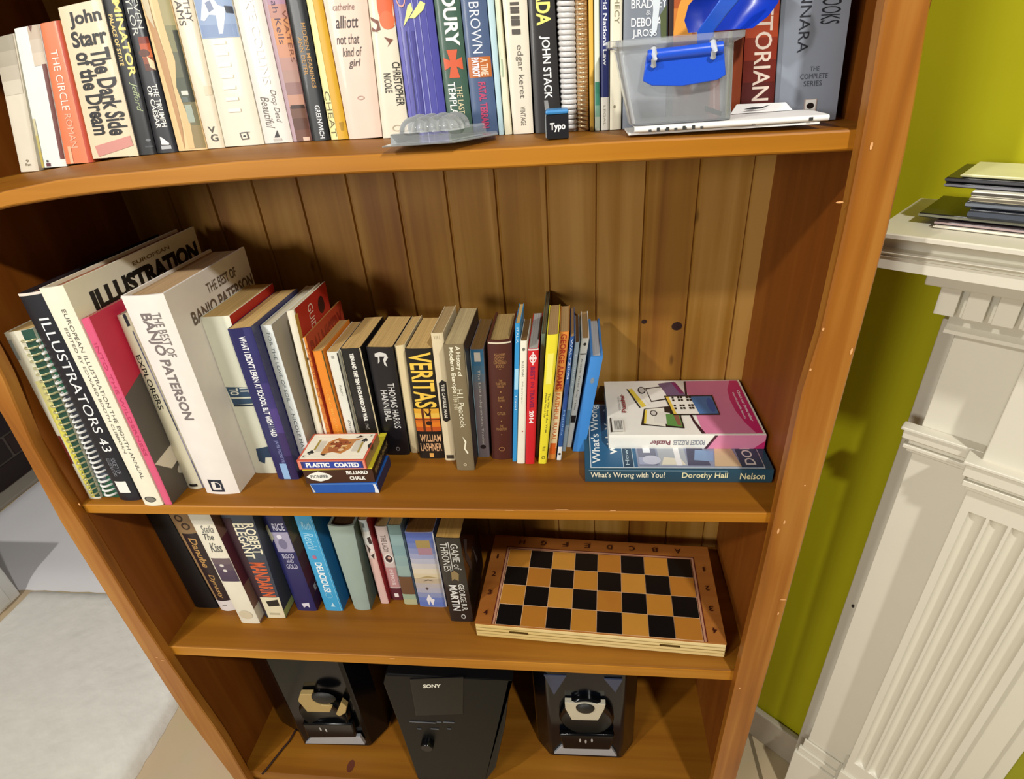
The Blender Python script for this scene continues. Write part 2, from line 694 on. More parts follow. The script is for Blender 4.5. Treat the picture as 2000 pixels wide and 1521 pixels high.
shelf(z1, lambda x: interp(S1B, x), [], zb1)
shelf(lambda x: Z2T, lambda x: Z2B, [(525, 992, .008), (985, 997, .012), (1080, 996, .02), (1190, 998, .008), (610, 993, .02)])
shelf(lambda x: Z3T, lambda x: Z3B, [(760, 1286, .01)])
mb = MB().box(XL, XR, R, back_y(.45) - .02, Z4 - .022, Z4, wd_shelf)
P = at(685, 1496, 2, Z4)
kn = mat('#5a260c', .5)
mb.add([(P.x + .007 * math.cos(k * .5236), P.y + .011 * math.sin(k * .5236), Z4 + .0003) for k in range(12)], [tuple(range(12))], kn)
mb.build('bottom_shelf', case)
MB().box(XL, XR, R + .004, R + .022, 0, Z4 - .0225, wd_shelf).build('plinth', case)
MB().box(-.01, .91, -.008, DL + .012, ZTOP + .0003, ZTOP + .025, wd_shelf).build('top_board', case, bevel=.004)

# ------------------------------------------------------------------ books
def book_mesh(P, dep, thick, cover, pages, hard=False, bulge=None, lying=False, inset=None, edge=None, spine=True, jag=0.0):
    """P(s, t, d): s across the spine, t up it, d metres into the shelf. Returns the cover MB and the pages MB."""
    th = .0026 if hard else .0007
    a = min(.22, th / thick)
    if bulge is None:
        bulge = .0022 if hard else .0012
    pw = 2 if hard else 5
    bulge = min(bulge, thick * .16)
    Pq = (lambda x, y, d: P(y, x, d)) if lying else P
    n = 12

    def fb(x):
        return bulge * (abs(2 * x - 1) ** pw)

    out = [(0, dep)] + [(i / n, fb(i / n)) for i in range(n + 1)] + [(1, dep)]
    inn = [(a, dep)] + [(a + (1 - 2 * a) * i / n, fb(i / n) + th) for i in range(n + 1)] + [(1 - a, dep)]
    ext = 5
    mb = MB()
    N = len(out)
    vs, fs = [], []
    for j in range(ext + 1):
        y = j / ext
        vs += [Pq(x, y, d) for x, d in out] + [Pq(x, y, d) for x, d in inn]
    for j in range(ext):
        o = j * 2 * N
        for i in range(N - 1):
            fs.append((o + i, o + i + 1, o + 2 * N + i + 1, o + 2 * N + i))
            fs.append((o + N + i, o + 3 * N + i, o + 3 * N + i + 1, o + N + i + 1))
        for i in (0, N - 1):
            fs.append((o + i, o + 2 * N + i, o + 3 * N + i, o + N + i))
    for o in (0, ext * 2 * N):
        for i in range(N - 1):
            fs.append((o + i, o + N + i, o + N + i + 1, o + i + 1))
    mb.add(vs, fs, cover)
    pg = MB()
    ins = inset if inset is not None else (.012 if hard else .002)
    e = .0002 / thick
    lo, hi = (ins, 1 - ins)
    d0 = bulge + th + .0004
    d1 = dep - (.003 if hard else .001)
    m = 4
    rings = []
    for i in range(m + 1):
        x = a + e + (1 - 2 * a - 2 * e) * i / m
        rings.append([Pq(x, lo, d0), Pq(x, lo, d1), Pq(x, hi, d1), Pq(x, hi, d0)])
    pg.loft(rings, pages)
    return mb, pg, fb


def lerp(a, b, t):
    return a + (b - a) * t


PREV = {2: (Vector((XL + .001, 0, Z2T)), Vector((XL + .001, 0, Z1B))), 3: (Vector((XL + .001, 0, Z3T)), Vector((XL + .001, 0, Z2B)))}
PREV_Z = [0]


def book(shelf, quad, cover, label, dep=.11, bt=None, hard=False, pages='#c9a86c', deco=(), name='book', group=None, top=0.0, parts=None, y=None, rough=.4, right=None, bulge=None, gap=.0009, low=0.0, cat='book', rdeco=(), coat=.1, keep=False):
    """quad: spine corners in the photograph: bottom left, bottom right, top right, top left"""
    bl, br, tr, tl = quad
    if top:
        tl = (bl[0] + (tl[0] - bl[0]) * (1 + top), bl[1] + (tl[1] - bl[1]) * (1 + top))
        tr = (br[0] + (tr[0] - br[0]) * (1 + top), br[1] + (tr[1] - br[1]) * (1 + top))
    if shelf == 1:
        yb = YB1 if y is None else y
        zA = lambda x: zb1(x) + .0003
    else:
        zs = {2: Z2T, 3: Z3T}[shelf] + .0003
        yb = y if y is not None else (at(*bl, 2, zs).y + at(*br, 2, zs).y) / 2
        zA = lambda x: zs
    A, B, Cc, D = (at(*p, 1, yb) for p in (bl, br, tr, tl))
    zt = (Cc.z + D.z) / 2
    Cc.z, D.z = (Cc.z + zt) / 2, (D.z + zt) / 2
    # a neighbour stands where the last one ends
    pv = PREV.get(shelf)
    if pv and not keep:
        B0, C0 = pv
        if A.x < B0.x + gap:
            A.x = B0.x + gap
        k = (D.z - B0.z) / (C0.z - B0.z)
        xr = lerp(B0.x, C0.x, k)
        if D.x < xr + gap:
            D.x = xr + gap
    if B.x < A.x + .0035:
        B.x = A.x + .0035
    if Cc.x < D.x + .0035:
        Cc.x = D.x + .0035
    A.z, B.z = zA(A.x), zA(B.x)
    if shelf == 1:
        A.z = B.z = max(A.z, B.z)
        PREV_Z[0] = A.z
    PREV[shelf] = (B.copy(), Cc.copy())
    if bt is not None:
        dep = at(*bt, 2, Cc.z).y - yb
    dep = min(dep, back_y((A.x + B.x) / 2) - yb - .006)

    def P(s, t, d):
        q = lerp(lerp(A, B, s), lerp(D, Cc, s), t)
        return Vector((q.x, q.y + d, q.z))

    thick = (B - A).length
    cm = mat(cover, rough, .06, 50, coat=coat)
    mb, pg, fb = book_mesh(P, dep, thick, cm, pages_mat(pages), hard, bulge)
    root = thing(name, label, cat, ((A.x + B.x) / 2, yb + dep / 2, A.z), group)
    Q = lambda s, t: P(s, t, fb(s) - .00022)

    def tv(py):
        lo_, hi_ = -.05, 1.05
        for _ in range(24):
            mid = (lo_ + hi_) / 2
            if to_px(P(.5, mid, 0))[1] > py:
                lo_ = mid
            else:
                hi_ = mid
        return lo_

    decorate(mb, Q, deco, tv)
    if right or rdeco:
        RQ = lambda a_, t: P(1, t, a_ * dep) + Vector((.00025, 0, 0))
        decorate(mb, RQ, rdeco, None)
    mb.build('cover', root, smooth=40)
    pg.build('pages', root)
    if parts:
        parts(root, P, dep, thick, tv)
    return root, P, dep, tv


def decorate(mb, Q, deco, tv):
    """('r', a0, a1, y0, y1, colour) ('t', text, a0, a1, y0, y1, colour, mode, bold) ('e', a, y, ra, rt, colour) ('p', [(a, y)...], colour);
    y in photograph rows when tv is given, else 0..1 up the face"""
    k = 0
    for it in deco:
        V = (lambda y_: tv(y_)) if tv else (lambda y_: y_)
        k += 1
        Qk = (lambda a_, b_, e=k * .00004: Q(a_, b_) + Vector((0, -e, 0))) if tv else (lambda a_, b_, e=k * .00004: Q(a_, b_) + Vector((e, 0, 0)))
        kind = it[0]
        if kind == 'r':
            _, a0, a1, y0, y1, c = it
            b0, b1 = sorted((V(y0), V(y1)))
            rect(mb, Qk, a0, a1, max(0.001, b0), min(.999, b1), mat(c, .45, .08, 50), 8)
        elif kind == 'g':                       # a band shading through several inks, from top to bottom
            _, a0, a1, y0, y1, cs = it
            b0, b1 = sorted((V(y0), V(y1)))
            b0, b1 = max(.001, b0), min(.999, b1)
            n = len(cs)
            for i, c in enumerate(cs):
                rect(mb, Qk, a0, a1, b1 - (b1 - b0) * (i + 1) / n, b1 - (b1 - b0) * i / n, mat(c, .45, .1, 40), 8)
        elif kind == 't':
            _, txt, a0, a1, y0, y1, c, mode = it[:8]
            bold = it[8] if len(it) > 8 else 0
            sh = it[9] if len(it) > 9 else 0
            b0, b1 = sorted((V(y0), V(y1)))
            text_on(mb, Qk, txt, a0, a1, b0, b1, mat(c, .45, .0, 50), mode, bold, 1.0, sh)
        elif kind == 'e':
            _, ca, cy, ra, rt, c = it
            ell(mb, Qk, ca, V(cy), ra, rt, mat(c, .45, .05, 50))
        elif kind == 'o':
            _, ca, cy, ra, rt, c, ho = it
            ell(mb, Qk, ca, V(cy), ra, rt, mat(c, .45, .05, 50), hole=ho)
        elif kind == 'p':
            _, pts, c = it
            patch(mb, Qk, [(a_, V(y_)) for a_, y_ in pts], mat(c, .45, .05, 50))


def coil(root, P, dep, thick, s0, s1, out, n, wire, m, t0=.02, t1=.98):
    """a wire or plastic spiral: n open loops along the spine"""
    mb = MB()
    for i in range(n):
        t = t0 + (t1 - t0) * (i + .5) / n
        pts = []
        for k in range(11):
            an = math.pi * k / 10
            s = (s0 + s1) / 2 - (s1 - s0) / 2 * math.cos(an)
            pts.append(P(s, t - .006 * k / 10, .003 - (out + .003) * math.sin(an)))
        mb.tube(pts, wire, m, 6)
    return mb.build('spiral_binding', root, smooth=60)

# ------------------------------------------------------------------ top shelf
G1 = 'books on the top shelf'
K, WH, CR = '#17161a', '#e8e4da', '#e3d8bf'
BK = lambda q, c, l, **k: book(1, q, c, l, group=G1, **k)

BK([(41, 340), (75, 335), (24, 62), (-15, 79)], '#d3cbb8', 'faded greyish cream paperback at the left end of the top shelf', dep=.11, deco=[
    ('g', .05, .95, 62, 185, ['#948d7b', '#a39b89', '#b3aa98', '#c4bcaa']), ('t', '9', .45, .6, 312, 317, '#6a5a40', 'h'), ('t', 'Pan', .4, .68, 319, 324, '#6a5a40', 'h')])
BK([(84, 336), (129, 326), (74, 45), (22, 59)], '#dde2dd', 'worn white paperback with a long brown strip, beside the orange one on the top shelf', deco=[
    ('g', .55, .98, 48, 130, ['#b8a794', '#c0b3a2', '#cbbdab']), ('r', .84, .99, 128, 312, '#6b3a34'), ('p', [(.6, 52), (.75, 52), (.67, 66)], '#6a4038'),
    ('p', [(.25, 318), (.42, 318), (.42, 324), (.25, 324)], '#5a2a3a'), ('p', [(.28, 312), (.36, 312), (.36, 316), (.28, 316)], '#333333'), ('g', .02, .14, 230, 330, ['#c7c09a', '#b9ad6a', '#b5a44f'])])
BK([(130, 325), (181, 318), (113, 38), (75, 48)], '#e07a52', 'orange paperback with a white title on the top shelf', deco=[
    ('r', .86, 1, 40, 320, '#b8452c'), ('t', 'THE CIRCLE', .3, .62, 97, 215, '#f6e3d6', 'd'), ('t', 'ROMAN', .35, .6, 222, 288, '#f0b295', 'd'), ('r', .2, .32, 285, 322, '#f0b08c')])
BK([(184, 319), (270, 306), (193, -8), (113, 20)], '#dccbac', 'broad cream paperback with thick black lettering and a pink sticker, top shelf', deco=[
    ('t', 'John', .2, .93, 20, 54, K, 'h', .03), ('t', 'Starr', .16, .95, 58, 90, K, 'h', .03), ('t', 'The Dark Side', .5, .93, 97, 265, K, 'd', .03),
    ('t', 'of the Dream', .16, .54, 100, 262, K, 'd', .03), ('p', [(.12, 283), (.93, 268), (.95, 287), (.16, 304)], '#c98a80'), ('r', .35, .8, 306, 307, '#7a6a58')])
BK([(270, 302), (305, 301), (235, 0), (197, 0)], '#15171b', 'black paperback with two lines of yellow lettering, on the top shelf', top=.28, deco=[
    ('t', 'RIMINATOR', .55, .93, -30, 150, '#e9d27a', 'd', .03), ('t', 'PALACE OF STATE', .2, .42, 28, 128, '#dfc27a', 'd', .02), ('t', 'Jefford', .45, .85, 160, 218, '#a9b98c', 'd', 0, .3),
    ('e', .75, 274, .14, .008, '#6d7278'), ('r', .5, .95, 285, 288, '#44474c'), ('r', 0, .05, 0, 300, '#3c4048')])
BK([(307, 301), (346, 297), (269, 0), (236, 0)], '#191c24', 'dark paperback with white lettering and a flaming orange panel, on the top shelf', top=.28, deco=[
    ('g', .45, 1, 72, 138, ['#7a2d18', '#b5512a', '#c9683a', '#8d4a30', '#5c3224']), ('e', .6, 104, .3, .02, '#5d3324'), ('p', [(.7, 110), (.98, 120), (.98, 138), (.75, 132)], '#d7c9a2'),
    ('t', 'STEVEN', .65, .95, -35, 56, '#c9ccc6', 'd'), ('t', 'SAYLOR', .25, .6, -40, 70, '#c9ccc6', 'd'), ('t', 'THE TRIUMPH', .58, .85, 165, 248, '#e9e7df', 'd', .015), ('t', 'OF CAESAR', .3, .55, 168, 250, '#e9e7df', 'd', .015),
    ('p', [(.35, 266), (.5, 270), (.75, 280), (.7, 283), (.35, 282)], '#e6e6e2'), ('r', .3, .8, 284, 291, '#aeb2b6')])
BK([(349, 298), (404, 291), (331, 0), (273, 0)], '#dcbf8c', 'battered book with a torn tan and olive spine, on the top shelf', top=.28, deco=[
    ('g', .45, .98, -60, 290, ['#8f8862', '#9b9266', '#7c7a55', '#5d6048', '#4a5140', '#6d6848', '#8a7a52']), ('p', [(.4, -60), (.62, -60), (.6, 40), (.68, 120), (.5, 170), (.66, 240), (.6, 290), (.4, 290)], '#d9b682'),
    ('p', [(.05, 0), (.25, 0), (.4, 120), (.35, 250), (.25, 292), (.2, 180)], '#b48a5e'), ('r', .62, .85, 178, 186, '#cfd0c4'), ('r', .6, .8, 190, 200, '#5a6660'), ('r', .62, .85, 205, 240, '#9aa596'), ('r', .85, 1, 60, 200, '#33362a'), ('p', [(.0, -60), (.3, -60), (.28, 55), (.1, 30)], '#c5b99a')])
BK([(405, 291), (438, 288), (374, 0), (333, 0)], '#dcd1ba', 'cream paperback with two small black letters near its foot, top shelf', top=.28, deco=[
    ('t', 'DOROTHY', .55, .85, -70, 43, '#4a4440', 'd'), ('t', 'WILLIAMS', .15, .48, -70, 50, '#4a4440', 'd'), ('t', 'V', .3, .72, 247, 259, '#4b4a40', 'h', .02), ('t', 'G', .35, .78, 262, 276, '#4b4a40', 'h', .02), ('r', .62, .98, 168, 186, '#d9c9ae')])
BK([(439, 288), (515, 281), (452, 0), (375, 0)], '#ded7c4', 'thick ivory paperback with a blue picture panel, on the top shelf', top=.28, deco=[
    ('r', .02, .99, -70, 74, '#8fa3c4'), ('r', .05, .95, 48, 72, '#7f93b8'), ('p', [(.1, 38), (.25, 0), (.5, -12), (.62, 10), (.8, 16), (.78, 25), (.6, 66), (.5, 66), (.52, 30), (.35, 28), (.2, 40)], '#dfe6f2'),
    ('p', [(.3, 5), (.45, 0), (.5, 18), (.36, 24)], '#7f8ba8'), ('p', [(.78, 12), (.98, 14), (.98, 28), (.8, 26)], '#2f3442'),
    ('r', .5, .72, 258, 259, '#888888'), ('p', [(.45, 259), (.66, 258), (.68, 272), (.48, 273)], '#55504a'), ('p', [(.49, 261), (.63, 260), (.64, 270), (.51, 271)], '#ded7c4'), ('e', .57, 266, .04, .006, '#33302c')] +
    [('r', .3, .62, 80 + 22 * i, 86 + 22 * i, '#f4efdc') for i in range(7)])
BK([(518, 283), (571, 277), (510, 0), (453, 0)], '#dcd7cf', 'clean white paperback with a thin handwritten title low on its spine', top=.28, deco=[
    ('t', 'Drop Dead', .55, .8, 176, 240, '#6a625c', 'd', 0, .3), ('t', 'Beautiful', .2, .5, 188, 250, '#6a625c', 'd', 0, .3), ('p', [(.4, 268), (.55, 254), (.6, 268)], '#2b2b2b'), ('r', .35, .65, 270, 275, '#b9b4ac'),
    ('t', 'JACKIE COLLINS', .3, .7, -60, 165, '#f3f0ea', 'd', .03)])
BK([(572, 278), (608, 276), (555, 0), (510, 0)], '#b98a88', 'paperback with a mauve and orange sunset landscape along the spine', top=.28, deco=[
    ('g', .0, 1, -75, 278, ['#8a7190', '#9a7d98', '#a98398', '#b58478', '#c58a60', '#c98b5e', '#c28a6e', '#b0877e', '#a8867c', '#8f6e6a', '#b98c78', '#6b4a3c', '#5a3a2e', '#6b4436']),
    ('r', 0, .22, -75, 278, '#b49aa4'), ('t', 'Hannah Kells', .38, .66, -60, 86, '#4a2f4a', 'd'), ('t', 'WATERS', .78, .96, 20, 122, '#7a4a3a', 'd'), ('r', .6, .95, 268, 275, '#d9b8a4'), ('r', .28, .98, 205, 212, '#3c2a24')])
BK([(611, 277), (644, 276), (595, 0), (554, 0)], '#1d2124', 'black paperback with small gold capitals, beside the yellow one on top shelf', top=.28, deco=[
    ('t', 'HIDDEN MEANINGS', .58, .8, 45, 172, '#b98a48', 'd', .01), ('t', 'ANN DETER', .28, .5, 72, 146, '#b98a48', 'd', .01), ('t', 'GREENWICH', .5, .78, 206, 270, '#e6e8ea', 'd', .01)])
BK([(647, 274), (680, 272), (628, 0), (595, 0)], '#d2a32c', 'half pale, half golden yellow paperback on the top shelf', top=.28, deco=[
    ('r', 0, .42, -75, 272, '#e3dc9c'), ('t', 'CHEAT', .08, .4, 178, 266, '#5d5026', 'd'), ('p', [(.65, 240), (.9, 238), (.85, 255), (.7, 255)], '#a8801e')])
BK([(682, 273), (746, 271), (716, 0), (627, 0)], '#e2c8b7', 'pale pink paperback with a handwritten title, on the top shelf', top=.28, deco=[
    ('t', 'catherine', .2, .7, 6, 20, '#8a6a62', 'h', 0, .3), ('t', 'alliott', .2, .75, 30, 55, '#3c302e', 'h', .005, .3), ('t', 'not that', .15, .72, 66, 86, '#4a3c3a', 'h', 0, .3), ('t', 'kind of', .25, .75, 92, 110, '#4a3c3a', 'h', 0, .3),
    ('t', 'girl', .36, .68, 115, 134, '#4a3c3a', 'h', 0, .3), ('o', .55, 191, .1, .012, '#b7988c', .7)])
BK([(747, 271), (800, 269), (765, 0), (708, 0)], '#ded5c0', 'ivory paperback with an orange ball above black lettering, top shelf', top=.28, deco=[
    ('e', .78, 10, .42, .13, '#d9653c'), ('e', .7, 40, .3, .05, '#de7148'), ('t', 'CHRISTOPHER', .68, .98, 122, 207, '#2d2a22', 'd', .01), ('t', 'NICOLE', .3, .58, 143, 181, '#2d2a22', 'd', .01),
    ('p', [(.02, 32), (.35, 40), (.4, 58), (.2, 60), (.3, 48), (.05, 38)], '#7a4838'), ('p', [(.5, 72), (.85, 78), (.6, 92), (.68, 84)], '#7a4838'), ('p', [(.05, 52), (.3, 62), (.05, 60)], '#7a4838'), ('o', .6, 250, .2, .02, '#b9ae96', .8)])
BK([(803, 269), (876, 267), (844, 0), (762, 0)], '#4b4a9c', 'broad violet blue paperback with a creased spine, top shelf', top=.28, deco=[
    ('r', .0, .1, -75, 266, '#5d5cae'), ('r', .22, .25, 60, 266, '#2e2c66'), ('r', .3, .31, -75, 266, '#8d90d0'), ('r', .47, .49, -75, 266, '#9b9dd8'), ('r', .62, .64, -75, 266, '#9092cc'), ('r', .37, .44, 60, 266, '#3a3886'),
    ('r', .8, .81, -75, 266, '#7a7ac0'), ('p', [(.18, 52), (.36, 10), (.45, 5), (.48, 20), (.35, 35)], '#d6d98e'), ('p', [(.36, 35), (.7, 2), (.82, 8), (.75, 20), (.5, 36)], '#d6d98e'), ('o', .2, -5, .12, .05, '#e0a090', .8)])
BK([(878, 267), (924, 266), (897, 0), (847, 0)], '#3d5a4c', 'dark green paperback with an orange cross on its spine', top=.28, deco=[
    ('t', 'KHOURY', .3, .85, -75, 90, '#f2f2ea', 'd', .03), ('p', [(.5 + a, y) for a, y in ((-.22, 97), (.22, 97), (.12, 118), (.38, 112), (.38, 137), (.12, 130), (.22, 152), (-.22, 152), (-.12, 130), (-.38, 137), (-.38, 112), (-.12, 118))], '#cf5c38'),
    ('t', 'THE LAST', .52, .76, 168, 222, '#e6d4a8', 'd'), ('t', 'TEMPLAR', .18, .48, 160, 234, '#f2f2ea', 'd', .01)])
BK([(925, 266), (973, 265), (949, 0), (898, 0)], '#4a5d80', 'slate blue paperback with an orange square and pink lettering', top=.28, deco=[
    ('t', 'DALE BROWN', .3, .7, -75, 104, '#d5dbe6', 'd'), ('r', .05, .97, 111, 151, '#b8662a'), ('t', 'A TIME', .55, .85, 114, 148, '#e9ccb2', 'd', .03), ('t', 'PATRIOT', .2, .5, 112, 150, '#dfe2ee', 'd', .05), ('t', 'FATAL TERRAIN', .38, .68, 160, 250, '#b8446a', 'd', .04)])
BK([(974, 264), (984, 264), (964, 0), (950, 0)], '#b6d2da', 'thin pale blue book on the top shelf', top=.3, dep=.13)
BK([(985, 264), (1000, 264), (976, 0), (964, 0)], '#e6e2c6', 'thin cream booklet with a green tinged edge on the top shelf', top=.3, dep=.13, deco=[('r', .1, .3, 0, 140, '#cfe0c0'), ('r', .3, .55, 115, 150, '#a9b89a')])
BK([(1003, 264), (1042, 263), (1029, 0), (981, 0)], '#e0d8c6', 'cream paperback with widely spaced grey letters down the spine', top=.28, deco=[
    ('t', 'edgar keret', .38, .72, 88, 192, '#6b655c', 'd'), ('t', 'VINTAGE', .42, .66, 208, 245, '#6b655c', 'd')] + [('r', .3, .66, y, y + 6, '#55504a') for y in (4, 13, 20, 31, 38, 44, 57, 61)])
BK([(1046, 263), (1096, 262), (1083, 0), (1031, 0)], '#2a2828', 'black book with big yellow letters and a white author name', top=.28, deco=[
    ('t', 'ARMADA', .28, .82, -140, 50, '#efe27a', 'd', .03), ('t', 'JOHN STACK', .34, .74, 70, 193, '#f2f1ee', 'd', .02), ('p', [(.4, 196), (.55, 196), (.6, 215), (.42, 215)], '#8a8a8a')])
root, P, dep, tv = BK([(1099, 261), (1126, 260), (1121, 0), (1088, 0)], '#b9b6b4', 'notebook bound with a wide white plastic comb, top shelf', top=.3, dep=.15, y=.074, name='comb_bound_notebook', cat='notebook')
coil(root, P, dep, .02, .03, .97, .0035, 30, .0018, mat('#d6d4d2', .35, .05))
root, P, dep, tv = BK([(1127, 260), (1150, 259), (1147, 0), (1122, 0)], '#b98f5c', 'wire bound notebook with brown card covers, top shelf', top=.3, dep=.15, y=.074, name='wire_bound_notebook', cat='notebook')
coil(root, P, dep, .015, .05, .95, .0038, 34, .0008, mat('#cdb894', .3, .05, metal=.5))
BK([(1151, 259), (1160, 259), (1156, 0), (1149, 0)], '#e0b24a', 'thin mustard yellow book on the top shelf', top=.3, dep=.14, deco=[('r', .1, .9, 150, 165, '#c79a30')])
BK([(1161, 259), (1172, 258), (1170, 0), (1158, 0)], '#dfe6d4', 'thin white book with a green lower half to its spine', top=.3, dep=.14, deco=[('g', .05, .95, 160, 250, ['#3f8f74', '#4a9a80', '#8ec0a8', '#cfe0cc'])])
BK([(1173, 258), (1189, 257), (1190, 0), (1171, 0)], '#262f6a', 'slim navy book with a white foot to its spine', top=.3, dep=.14, deco=[('r', 0, 1, 190, 257, '#e9e6da'), ('t', 'World Nations Law', .3, .75, -40, 128, '#eef0f6', 'd', .02), ('t', 'LEGAL', .3, .6, 206, 245, '#a8a48e', 'd')])
BK([(1191, 257), (1213, 256), (1216, 0), (1191, 0)], '#e6e0c8', 'slim ivory book standing beside the clear plastic tub', top=.3, dep=.14, deco=[('t', 'PROPHECY', .35, .75, -60, 46, '#8a8468', 'd'), ('e', .4, 208, .1, .01, '#8a8468')])
BK([(1216, 256), (1302, 254), (1305, 0), (1215, 0)], '#7e858f', 'thick grey paperback with white capitals, behind the clear plastic tub', top=.28, dep=.12, deco=[
    ('t', 'MARION', .15, .95, -60, -40, '#eef0f2', 'h'), ('t', 'ZIMMER', .15, .95, -32, -14, '#eef0f2', 'h'), ('t', 'BRADLEY', .17, .98, -2, 16, '#eef0f2', 'h', .01), ('t', '&', .5, .62, 20, 30, '#c8ccd2', 'h'), ('t', 'DEBORAH', .17, .98, 34, 52, '#eef0f2', 'h', .01), ('t', 'J.ROSS', .2, .75, 57, 75, '#eef0f2', 'h', .01),
    ('p', [(.6, -60), (.9, -60), (.75, 60), (.62, 74), (.66, 20)], '#d7dfe4'), ('p', [(.82, 30), (.98, 10), (.98, 80), (.85, 80)], '#56603c'), ('r', .97, 1, -60, 254, '#2a2a30')])
BK([(1304, 254), (1442, 252), (1458, 0), (1307, 0)], '#8a3a16', 'fat paperback with an orange fire picture, behind the blue scoop', top=.28, dep=.12, deco=[
    ('g', 0, .6, -75, 130, ['#3a1408', '#a8501c', '#c9772c', '#b9611f', '#6a2a10']), ('p', [(.05, 66), (.12, 10), (.2, -20), (.3, 0), (.34, 40), (.3, 68)], '#e09a3c'), ('p', [(.3, 60), (.4, -30), (.5, 20), (.45, 70)], '#efc06a'), ('r', 0, .06, -75, 254, '#241010')])
BK([(1443, 251), (1508, 248), (1524, 0), (1460, 0)], '#7d2a18', 'dark red paperback with a tall white title, beside the thick silver book', top=.28, dep=.12, deco=[
    ('g', 0, 1, -75, 248, ['#8a3018', '#a33c1e', '#b04522', '#8e3019', '#6d2014', '#571812', '#4a1410']), ('t', 'PRAETORIAN', .3, .82, -80, 197, '#efdccb', 'd', .01)])
BK([(1511, 243), (1632, 237), (1664, 0), (1523, 0)], '#8b929e', 'thick silver grey book at the right end of the top shelf', top=.3, dep=.14, rough=.3, deco=[
    ('t', 'SHANNARA', .28, .44, -130, 102, '#23262e', 'd'), ('t', 'TERRY BROOKS', .58, .86, -240, 48, '#23262e', 'd'), ('t', 'THE', .5, .64, 130, 139, '#4d535e', 'h'), ('t', 'COMPLETE', .36, .78, 144, 154, '#4d535e', 'h'), ('t', 'SERIES', .42, .7, 158, 168, '#4d535e', 'h'),
    ('r', .46, .66, 194, 226, '#b9a59a'), ('r', .48, .64, 195, 219, '#e9e6e0'), ('e', .56, 207, .06, .022, '#1c1210'), ('r', .0, .06, -75, 243, '#767d88')])

# ------------------------------------------------------------------ middle shelf
G2 = 'books standing on the middle shelf'
BK = lambda q, c, l, **k: book(2, q, c, l, group=G2, **k)

root, P, dep, tv = BK([(166, 972), (197, 975), (60, 637), (8, 655)], '#d9d6c2', 'white and yellow spiral notebook leaning on the left side panel', dep=.2, name='spiral_notebook', cat='notebook', deco=[
    ('g', .28, .62, 690, 970, ['#d8d6be', '#d6d08a', '#d3cc62', '#d6cf5a', '#d8d04e', '#d5cd58']), ('r', .0, .16, 660, 700, '#9aa09a'), ('r', .62, 1, 640, 970, '#1f4a3c'), ('r', .04, .2, 850, 905, '#6a2018')])
coil(root, P, dep, .018, .5, .98, .005, 27, .0011, mat('#b9b48a', .3, .1, metal=.3), .03, .97)
root, P, dep, tv = BK([(198, 974), (233, 968), (67, 640), (38, 648)], '#0f5a40', 'green spiral notebook with a white coil, middle shelf', dep=.2, name='spiral_notebook', cat='notebook', deco=[
    ('r', .05, .98, 770, 930, '#272c38'), ('r', .05, .98, 640, 700, '#15604a'), ('p', [(.1, 915), (.9, 925), (.5, 945), (.1, 940)], '#5a6270')])
coil(root, P, dep, .014, .25, .9, .0055, 30, .0014, mat('#e4e4e2', .3, .05), .02, .97)
BK([(234, 978), (272, 977), (76, 566), (23, 577)], '#141722', 'large black hardback with a white title, beside the green spiral notebook', hard=True, dep=.225, pages='#b98a72', deco=[
    ('t', 'ILLUSTRATORS 43', .42, .82, 622, 882, '#e9e9ea', 'd'), ('t', 'SOCIETY OF', .55, .75, 895, 925, '#8a8d96', 'd'), ('t', 'ILLUSTRATORS', .35, .52, 895, 930, '#8a8d96', 'd'), ('r', .2, .75, 940, 962, '#eceae4'), ('r', 0, 1, 566, 577, '#d8cfc4')])
BK([(281, 987), (317, 988), (118, 556), (74, 567)], '#e9e4cf', 'large white art annual with a huge black title along the top of its cover', hard=True, bt=(345, 444), pages='#a86a4a', deco=[
    ('t', 'EUROPEAN ILLUSTRATION THE EIGHTH ANNUAL', .56, .72, 605, 935, '#55524a', 'd'), ('t', 'EDITED BY EDWARD BOOTH CLIBBORN', .3, .44, 640, 885, '#6a675c', 'd'), ('e', .5, 975, .22, .012, '#77736a'), ('o', .5, 975, .3, .016, '#2f2d2a', .8)],
    rdeco=[('t', 'ILLUSTRATION', .12, .97, .862, .942, '#15130f', 'h', .06), ('t', 'EUROPEAN', .44, .74, .957, .973, '#7a6030', 'h', .02)])
BK([(319, 986), (336, 984), (172, 616), (145, 628)], '#d4557a', 'thin pink book with a red and dark brown cover, middle shelf', dep=.21, deco=[('t', 'INTO THE WILDERNESS', .3, .65, 670, 890, '#b83a60', 'd')],
    rdeco=[('r', 0, 1, .62, 1, '#c22846'), ('r', 0, 1, 0, .62, '#57504a'), ('p', [(0, .62), (.3, .72), (.6, .62)], '#57504a'), ('e', .25, .12, .12, .04, '#b9b2a6'), ('p', [(.0, .25), (.25, .28), (.3, .2), (.1, .16)], '#d9cfc0')])
BK([(355, 962), (393, 948), (240, 612), (189, 622)], '#e2dcc0', 'cream hardback with black serif capitals, leaning against the thick white book', hard=True, dep=.2, pages='#8a4a30', bulge=.004, deco=[
    ('t', 'EXPLORERS', .42, .78, 694, 800, '#23221d', 'd', .01), ('r', .8, .98, 612, 640, '#2b2b36'), ('r', .25, .75, 945, 950, '#1c1a18'), ('g', .94, 1, 650, 960, ['#5a5a78', '#8a86a0', '#4a4a60', '#9a94a8', '#6a6680'])])
